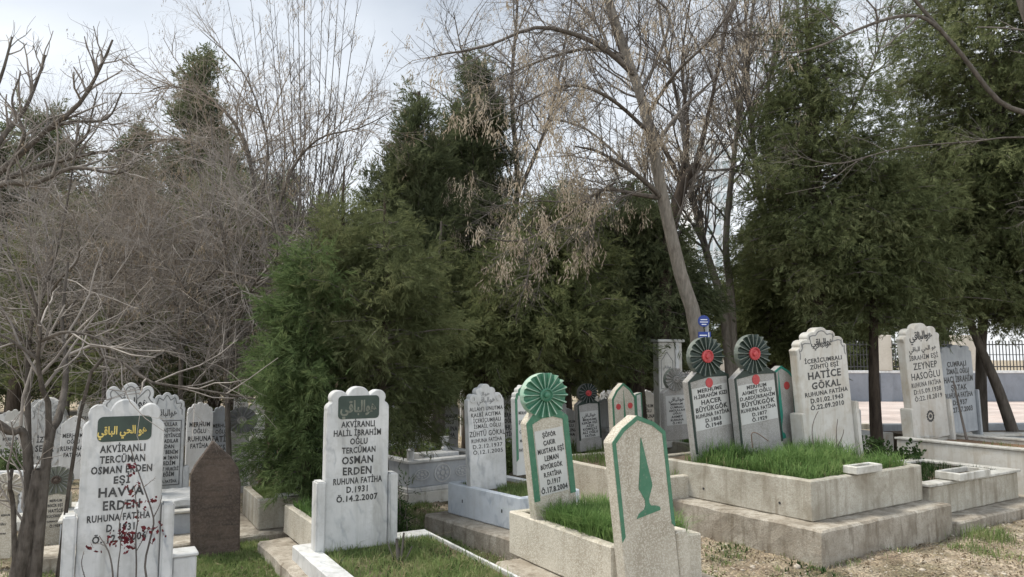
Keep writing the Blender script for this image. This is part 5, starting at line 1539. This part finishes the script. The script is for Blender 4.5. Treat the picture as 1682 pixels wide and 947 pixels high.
# ------------------------------------------------------------------ low plants
def blades(regions, seed, hmin, hmax, wd, lean=.45, mat_=None, name='grass', kind='stuff', parent=None):
    """regions: list of (function rng,n -> x,y,z arrays, count, height factor)"""
    rng = np.random.default_rng(seed)
    Vs = []
    for fn, n, hf in regions:
        x, y, z = fn(rng, n)
        n = len(x)
        if n == 0: continue
        h = rng.uniform(hmin, hmax, n) * hf
        an = rng.uniform(0, 2 * np.pi, n); ln = np.abs(rng.normal(0, lean, n)) * h
        fx, fy = np.cos(an), np.sin(an)
        wx, wy = -fy * wd / 2 * rng.uniform(.6, 1.3, n), fx * wd / 2 * rng.uniform(.6, 1.3, n)
        p = lambda dx, dy, dz: np.stack([x + dx, y + dy, z + dz], -1)
        b0_, b1_ = p(-wx, -wy, -.01 + 0 * h), p(wx, wy, -.01 + 0 * h)
        m0, m1 = p(-wx * .8 + fx * ln * .35, -wy * .8 + fy * ln * .35, h * .6), p(wx * .8 + fx * ln * .35, wy * .8 + fy * ln * .35, h * .6)
        t0_, t1_ = p(fx * ln - wx * .1, fy * ln - wy * .1, h * (1 - .25 * np.minimum(1, ln / h))), p(fx * ln + wx * .1, fy * ln + wy * .1, h * (1 - .25 * np.minimum(1, ln / h)))
        Vs.append(np.stack([b0_, b1_, m1, m0, t1_, t0_], 1).reshape(-1, 3))
    V = np.concatenate(Vs)
    i = np.arange(len(V) // 6)[:, None] * 6
    Fq = np.concatenate([i + np.array([[0, 1, 2, 3]]), i + np.array([[3, 2, 4, 5]])])
    o = link(name, mesh_np(name, V, [Fq]), M[mat_], parent)
    if kind: tag(o, kind=kind)
    return o


def rect_patch(c, a, x0, x1, y0, y1, z, clump=0.0, cs=3.0):
    def fn(rng, n):
        u, v = rng.uniform(x0, x1, n), rng.uniform(y0, y1, n)
        X_ = c.x + math.cos(a) * u - math.sin(a) * v; Y_ = c.y + math.sin(a) * u + math.cos(a) * v
        if clump:
            k = np.sin(X_ * cs * 2.3 + 1.7 * np.sin(Y_ * cs)) + np.sin(Y_ * cs * 1.9 + 2.1 * np.sin(X_ * cs * 1.3))
            keep = k > clump * rng.normal(0, 1, n) - .2
            X_, Y_ = X_[keep], Y_[keep]
        return X_, Y_, np.full(len(X_), z)
    return fn


def px_patch(poly, clump=.6, cs=2.0, thr=0.0):
    """a patch of ground between four photographed corner points"""
    q = [gnd(*p_) for p_ in poly]
    def fn(rng, n):
        u, v = rng.uniform(0, 1, n), rng.uniform(0, 1, n)
        w_ = [(1 - u) * (1 - v), u * (1 - v), u * v, (1 - u) * v]
        X_ = sum(w * p_.x for w, p_ in zip(w_, q)); Y_ = sum(w * p_.y for w, p_ in zip(w_, q))
        k = np.sin(X_ * cs * 2.3 + 1.7 * np.sin(Y_ * cs)) + np.sin(Y_ * cs * 1.9 + 2.1 * np.sin(X_ * cs * 1.3)) + .8 * np.sin(X_ * cs * 7 + Y_ * cs * 5)
        keep = k > thr + clump * rng.normal(0, 1, n)
        X_, Y_ = X_[keep], Y_[keep]
        return X_, Y_, ground_h(X_, Y_)
    return fn


def puff(px, py, sd):
    q = gnd(px, py)
    def fn(rng, n):
        X_, Y_ = rng.normal(q.x, sd, n), rng.normal(q.y, sd, n)
        return X_, Y_, ground_h(X_, Y_)
    return fn


def edge(x0, y0, x1, y1, sd=.05):
    q0, q1 = gnd(x0, y0), gnd(x1, y1)
    def fn(rng, n):
        u = rng.uniform(0, 1, n); X_ = q0.x + (q1.x - q0.x) * u + rng.normal(0, sd, n); Y_ = q0.y + (q1.y - q0.y) * u + rng.normal(0, sd, n)
        keep = np.sin(u * 37 + x0) + np.sin(u * 17) > .1
        X_, Y_ = X_[keep], Y_[keep]
        return X_, Y_, ground_h(X_, Y_)
    return fn


c, a, w, ln = BIG
blades([(rect_patch(c, a, .11, w - .11, .11, ln + .2, .66), 5000, .7), (rect_patch(c, a, .11, w - .11, .11, ln + .2, .66, .4, 4), 9000, 1.0), (rect_patch(c, a, .2, w - .2, .3, ln + .1, .66, .3, 2.5), 6000, 1.5)], 81, .10, .24, .008, .7, mat_='grass')
blades([(rect_patch(c, a, .11, w - .11, .11, ln + .2, .66, .5, 5), 900, 1.0)], 93, .06, .2, .006, 1.2, mat_='straw', name='dry_grass')
c, a, ln = LEM
blades([(rect_patch(c, a, .1, .75, .05, ln - .15, .54), 6000, 1.0), (rect_patch(c, a, .06, .2, .3, ln - .3, .57), 900, .9)], 82, .10, .26, .007, .7, mat_='grass')
near, a = OSMG
blades([(rect_patch(near, a, .18, 1.22, .2, 1.98, .205), 8000, .8), (rect_patch(near, a, .18, 1.22, .2, 1.98, .205, .5, 3), 9000, 1.25), (rect_patch(near, a, .18, 1.22, .2, 1.98, .205, .3, 7), 2500, 1.9)], 83, .015, .075, .005, .7, mat_='grass_dull')
blades([(rect_patch(near, a, .18, 1.22, .2, 1.98, .205, .5, 5), 1500, 1.0)], 94, .03, .10, .004, 1.2, mat_='straw', name='dry_grass')
blades([(px_patch([(300, 960), (470, 960), (440, 880), (300, 905)], .6, 2, -1.2), 11000, 1), (px_patch([(660, 870), (840, 940), (760, 830), (650, 815)], .6, 2, -.3), 7000, 1),
        (px_patch([(0, 960), (110, 960), (150, 850), (0, 850)], .6, 2, -.2), 3500, 1), (px_patch([(560, 1000), (860, 1000), (760, 880), (690, 880)], .6, 2, -.2), 5000, .9),
        (px_patch([(1130, 960), (1300, 960), (1250, 880), (1100, 850)], .5, 3, .7), 3500, .8), (edge(1110, 850, 1355, 930), 500, 1.3), (edge(1360, 930, 1600, 885), 350, 1.1), (edge(712, 884, 842, 918), 300, 1.5), (edge(425, 890, 480, 950), 220, 1.4), (edge(400, 880, 470, 868), 300, 1.5), (edge(310, 905, 395, 903), 300, 1.5), (puff(1622, 880, .13), 420, 2.6), (puff(1640, 905, .2), 300, 1.2), (puff(1600, 892, .12), 160, 1.4),
        (px_patch([(620, 815), (760, 815), (740, 790), (620, 800)], .5, 3, -.5), 3500, 1.2), (px_patch([(900, 880), (1130, 860), (1130, 740), (930, 730)], .5, 2, -.2), 5000, 1.3),
        (px_patch([(0, 850), (400, 860), (420, 700), (0, 700)], .5, 1.3, 0.1), 9000, 1.3), (px_patch([(420, 790), (1100, 790), (1200, 690), (420, 690)], .5, 1.3, 0.1), 12000, 1.5)], 84, .015, .07, .006, .7, mat_='grass_dull')
c, a, w, ln = BIG
near, a2 = OSMG
c3, a3, ln3 = LEM
blades([(rect_patch(c, a, .12, w - .12, .12, ln, .67, .4, 6), 420, 1.6), (rect_patch(near, a2, .2, 1.2, .2, 1.9, .21, .4, 5), 700, .8), (rect_patch(c3, a3, .1, .7, .05, ln3 - .1, .55, .4, 6), 200, 1.6),
        (px_patch([(300, 960), (470, 960), (440, 880), (300, 905)], .6, 3, .4), 500, .7), (px_patch([(1130, 960), (1500, 960), (1350, 930), (1100, 850)], .6, 3, .9), 500, .7), (px_patch([(620, 850), (850, 940), (760, 830), (650, 815)], .6, 3, .3), 500, .8)], 97, .02, .08, .02, 1.0, mat_='shrub', name='weeds')
c, a, ln = ZUH
blades([(rect_patch(c, a, .08, .78, .08, ln, .45, .5, 4), 4500, 1)], 85, .03, .09, .006, mat_='grass_dull')
c, a = G9
blades([(rect_patch(c, a, .08, .54, .08, .9, .35), 1600, 1)], 86, .05, .13, .008, mat_='grass_dull')
c, a, ln = G10
blades([(rect_patch(c, a, .07, .43, .05, ln - .1, .36), 700, 1), (rect_patch(c, a, .12, .35, .05, .3, .36), 60, 2.6)], 87, .08, .16, .012, mat_='grass')
c, a = G7
blades([(rect_patch(c, a, .1, .8, .1, 1.9, .27, .4), 2500, 1.2)], 88, .08, .28, .008, mat_='grass_dull')
c, a = G8
blades([(rect_patch(c, a, .1, .9, .1, 1.9, .45), 2500, 1.0)], 89, .08, .2, .008, mat_='grass')
c, a = G2
blades([(rect_patch(c, a, .14, 1.9, .14, 1.1, .39, .5, 4), 1600, 1.0)], 90, .05, .14, .01, mat_='shrub')
c, a = G3
blades([(rect_patch(c, a, .16, 1.3, .4, 2.8, .61, .5, 3), 700, 1.0)], 91, .02, .07, .008, mat_='grass_dull')
c, a = G6
blades([(rect_patch(c, a, .12, .88, .1, 2.2, .5, .5, 3), 1500, 1.0)], 92, .05, .16, .008, mat_='grass_dull')

# dry leaves, stalks and pebbles strewn on the ground
rng = np.random.default_rng(95)
def strewn(poly, n):
    fn = px_patch(poly, 1.5, 1.5, -2.5); return fn(rng, n)
areas = [([(0, 1000), (900, 1000), (860, 800), (0, 830)], 5200), ([(1100, 1000), (1760, 1000), (1760, 840), (1100, 840)], 4200), ([(600, 830), (1100, 830), (1250, 690), (500, 700)], 2600), ([(0, 830), (500, 830), (500, 680), (-100, 680)], 2200)]
pts = [strewn(*a_) for a_ in areas]
x = np.concatenate([p_[0] for p_ in pts]); y = np.concatenate([p_[1] for p_ in pts]); z = np.concatenate([p_[2] for p_ in pts]) + .008
O = np.stack([x, y, z], -1); D = rng.normal(0, 1, O.shape) * np.array([1, 1, .22])
V, Fc = sprays(O, D, rng, .05, .02, 2, spread=.8)
tag(link('dry_leaves', mesh_np('dry_leaves', V, [Fc]), M['dry_leaf']), kind='stuff')
O2 = O[::2] + rng.normal(0, .1, O[::2].shape) * np.array([1, 1, 0]); D2 = rng.normal(0, 1, O2.shape) * np.array([1, 1, .12])
V, Fc = sprays(O2, D2, rng, .13, .005, 2, spread=.3)
tag(link('straw_litter', mesh_np('straw_litter', V, [Fc]), M['straw']), kind='stuff')
pts = [strewn([(1100, 1000), (1760, 1000), (1760, 850), (1100, 850)], 2600), strewn([(660, 1000), (900, 1000), (800, 850), (660, 850)], 900), strewn([(0, 1000), (120, 1000), (120, 850), (0, 850)], 400)]
x = np.concatenate([p_[0] for p_ in pts]); y = np.concatenate([p_[1] for p_ in pts]); z = np.concatenate([p_[2] for p_ in pts])
ico = bmesh.new(); bmesh.ops.create_icosphere(ico, subdivisions=1, radius=1.0)
iv = np.array([v.co[:] for v in ico.verts]); ico.verts.index_update(); fi = np.array([[v.index for v in f_.verts] for f_ in ico.faces]); ico.free()
n = len(x); s_ = rng.lognormal(-4.9, .55, (n, 1, 1)) * np.array([1, 1, .6])
V = iv[None] * s_ * rng.uniform(.65, 1.35, (n, len(iv), 1)) + np.stack([x, y, z + .002], -1)[:, None, :]
Fp = (fi[None] + (np.arange(n) * len(iv))[:, None, None]).reshape(-1, 3)
tag(link('pebbles', mesh_np('pebbles', V.reshape(-1, 3), [Fp]), M['pebble']), kind='stuff')


# shrubs, rose and small plants
def leafy(name, label, base, r, h, n, mat_, seed, ln=.07, wd=.03, stems=14, cat='shrub', tipdir=.3, k=5, stemmat='twig_dark'):
    rng = np.random.default_rng(seed)
    root = empty(name, base, (0, 0, 0), label, cat)
    T = Tubes(); Os, Ds = [], []
    for s in range(stems):
        an = rng.uniform(0, 6.28)
        d = np.array([math.cos(an) * r, math.sin(an) * r, h * rng.uniform(.7, 1.1)]) * rng.uniform(.5, 1)
        Q = wander(rng, np.array([rng.normal(0, r * .12), rng.normal(0, r * .12), -.03]), d, np.linalg.norm(d), 5, .12, .05)
        T.add('stems', Q, .008, .003, 4)
        m_ = n // stems
        t_ = rng.uniform(.15, 1, m_) * 4; i = np.minimum(t_.astype(int), 3); fr = (t_ - i)[:, None]
        Os.append(Q[i] * (1 - fr) + Q[i + 1] * fr + rng.normal(0, r * .12, (m_, 3)))
        Ds.append(rng.normal(0, .7, (m_, 3)) + np.array([0, 0, tipdir]))
    T.build('stems', M[stemmat], root)
    V, Fc = sprays(np.concatenate(Os), np.concatenate(Ds), rng, ln, wd, k, spread=.9)
    link('leaves', mesh_np('leaves', V, [Fc]), M[mat_], root)
    return root


q = at(1452, 722, 11.0); leafy('evergreen_shrub', 'dark evergreen shrub between the black trunk and cream headstone', (q.x, q.y, 0), .42, .85, 900, 'shrub', 101, .10, .035)
q = at(12, 780, 9.8); leafy('small_thuja', 'small dense green thuja behind the pierced railing at left', (q.x, q.y, 0), .22, .9, 900, 'conifer_bright', 102, .10, .02, k=7)
q = at(690, 735, 11.3); leafy('evergreen_shrub', 'leafy green bush growing behind the carved tomb', (q.x, q.y, 0), .5, .9, 800, 'grass_dull', 103, .10, .03)
q = at(655, 850, 7.7); leafy('dead_bush', 'dark dead bush at the right side of the dark plaque headstone', (q.x, q.y, 0), .2, .8, 420, 'shrub', 104, .09, .015, stems=26)
q = at(825, 740, 12.5); leafy('evergreen_shrub', 'bright green bush between scrolled headstone and green fan headstone', (q.x, q.y, 0), .4, .75, 700, 'grass_dull', 105, .10, .03)
q = gnd(432, 800, .38); leafy('dried_flowers', 'withered orange brown flowers in the weathered concrete grave box', (q.x, q.y, .37), .12, .22, 130, 'dry_leaf', 106, .06, .03, stems=8, cat='flowers')

# rose bush in front of the nearest stone
bs, w_, h_ = HAV
lx = lambda u, v: (bs.x + math.cos(A) * u - math.sin(A) * v, bs.y + math.sin(A) * u + math.cos(A) * v)
rx, ry = lx(.1, -.35)
rose = empty('rose_bush', (rx, ry, .1), (0, 0, 0), 'spindly rose bush with dark red leaves before the nearest white headstone', 'rose bush')
T = Tubes(); rng = np.random.default_rng(111); Os, Ds = [], []
off = np.array([rx, ry, .1])
Yr = ry
canes = [([(250, 985), (238, 930), (248, 880), (252, 850), (236, 800), (222, 760), (214, 735)], .0075), ([(222, 985), (224, 930), (223, 880), (226, 850), (221, 800)], .006), ([(185, 985), (185, 940), (178, 905), (163, 880)], .007),
         ([(192, 985), (194, 930), (198, 895), (196, 860), (206, 820)], .005), ([(252, 850), (262, 830), (266, 815)], .004), ([(150, 980), (140, 950), (134, 925), (138, 905)], .004), ([(224, 905), (238, 880), (244, 868)], .003), ([(236, 800), (246, 792), (254, 785)], .0025), ([(178, 905), (170, 895), (155, 892)], .003)]
for pts_, r0 in canes:
    Q = smooth_path([PA(x_, y_, Yr + rng.normal(0, .015)) for x_, y_ in pts_], 12) - off
    T.add('canes', Q, r0, r0 * .45, 6)
    for q in range(len(Q)):
        if rng.uniform() < .75:
            d = rng.normal(0, .5, 3) + np.array([0, 0, .2]); T.add('thorns', np.array([Q[q], Q[q] + nrm(d) * .014]), .0022, .0003, 3)
for (x_, y_), m_ in (((211, 770), 9), ((215, 790), 10), ((200, 872), 15), ((206, 885), 12), ((196, 890), 8), ((223, 862), 6), ((238, 823), 7), ((246, 828), 5), ((222, 835), 6), ((262, 868), 10), ((232, 875), 8), ((182, 892), 6), ((160, 897), 5), ((246, 880), 4), ((214, 900), 8)):
    c_ = PA(x_, y_, Yr) - off
    m_ = max(3, int(m_ * .45)); Os.append(c_ + rng.normal(0, .022, (m_, 3))); Ds.append(rng.normal(0, 1, (m_, 3)) + np.array([0, 0, -.2]))
T.build('canes', M['twig_dark'], rose); T.build('thorns', M['twig_brown'], rose)
V, Fc = sprays(np.concatenate(Os), np.concatenate(Ds), rng, .05, .026, 3, spread=1.0, fold=.9)
link('leaves', mesh_np('leaves', V, [Fc]), M['rose_leaf'], rose)

# cut rose stubs in the grass plot
q = gnd(655, 925, .2)
stub = empty('cut_rose_stump', (q.x, q.y, .2), (0, 0, 0), 'dark cut back rose stump sticking out of the grass plot', 'stump')
T = Tubes()
for dx, dy, dz, r0 in ((-.02, 0, .20, .012), (.04, 0, .25, .009), (-.10, .02, .17, .006), (.11, .0, .14, .006), (.0, .03, .12, .008)):
    T.add('stubs', np.array([[dx * .2, dy, -.03], [dx * .7, dy, dz * .5], [dx, dy, dz]]), r0 * 1.2, r0, 6)
T.build('stubs', M['twig_dark'], stub)
# thin sapling stake in the reddish grave, wire loop, twig in the long grass
q = at(1588, 722, 11.5)
T = Tubes(); P = smooth_path([PA(1588, 722, 11.5), PA(1576, 670, 11.5), PA(1566, 625, 11.5)], 8) - np.array(q)
sap = empty('dry_sapling', q, (0, 0, 0), 'thin dark leafless sapling in the reddish soil of the long kerbed grave', 'sapling')
T.add('stem', P, .02, .012, 6); T.build('stem', M['twig_dark'], sap)
T = Tubes(); pw = [PA(1236, 735, 8.35), PA(1235, 712, 8.35), PA(1245, 712, 8.35), PA(1262, 724, 8.3)]
q = Vector(pw[0]); wr = empty('wire_loop', q, (0, 0, 0), 'bent rusty wire hoop standing in the long grass', 'wire')
T.add('hoop', smooth_path(pw, 12) - np.array(q), .006, .006, 6); T.build('hoop', M['rust'], wr)
T = Tubes(); q = Vector(PA(1375, 740, 8.6)); tw = empty('dry_stalk', q, (0, 0, 0), 'dark dry forked stalk in the long grass before the broad white headstone', 'stalk')
for pts_ in ([(1375, 745), (1374, 710), (1376, 688)], [(1375, 735), (1384, 715), (1386, 705)], [(1338, 745), (1334, 710), (1337, 690), (1344, 675)]):
    T.add('stem', smooth_path([PA(x_, y_, 8.6) for x_, y_ in pts_], 8) - np.array(q), .007, .004, 5)
T.build('stem', M['twig_dark'], tw)
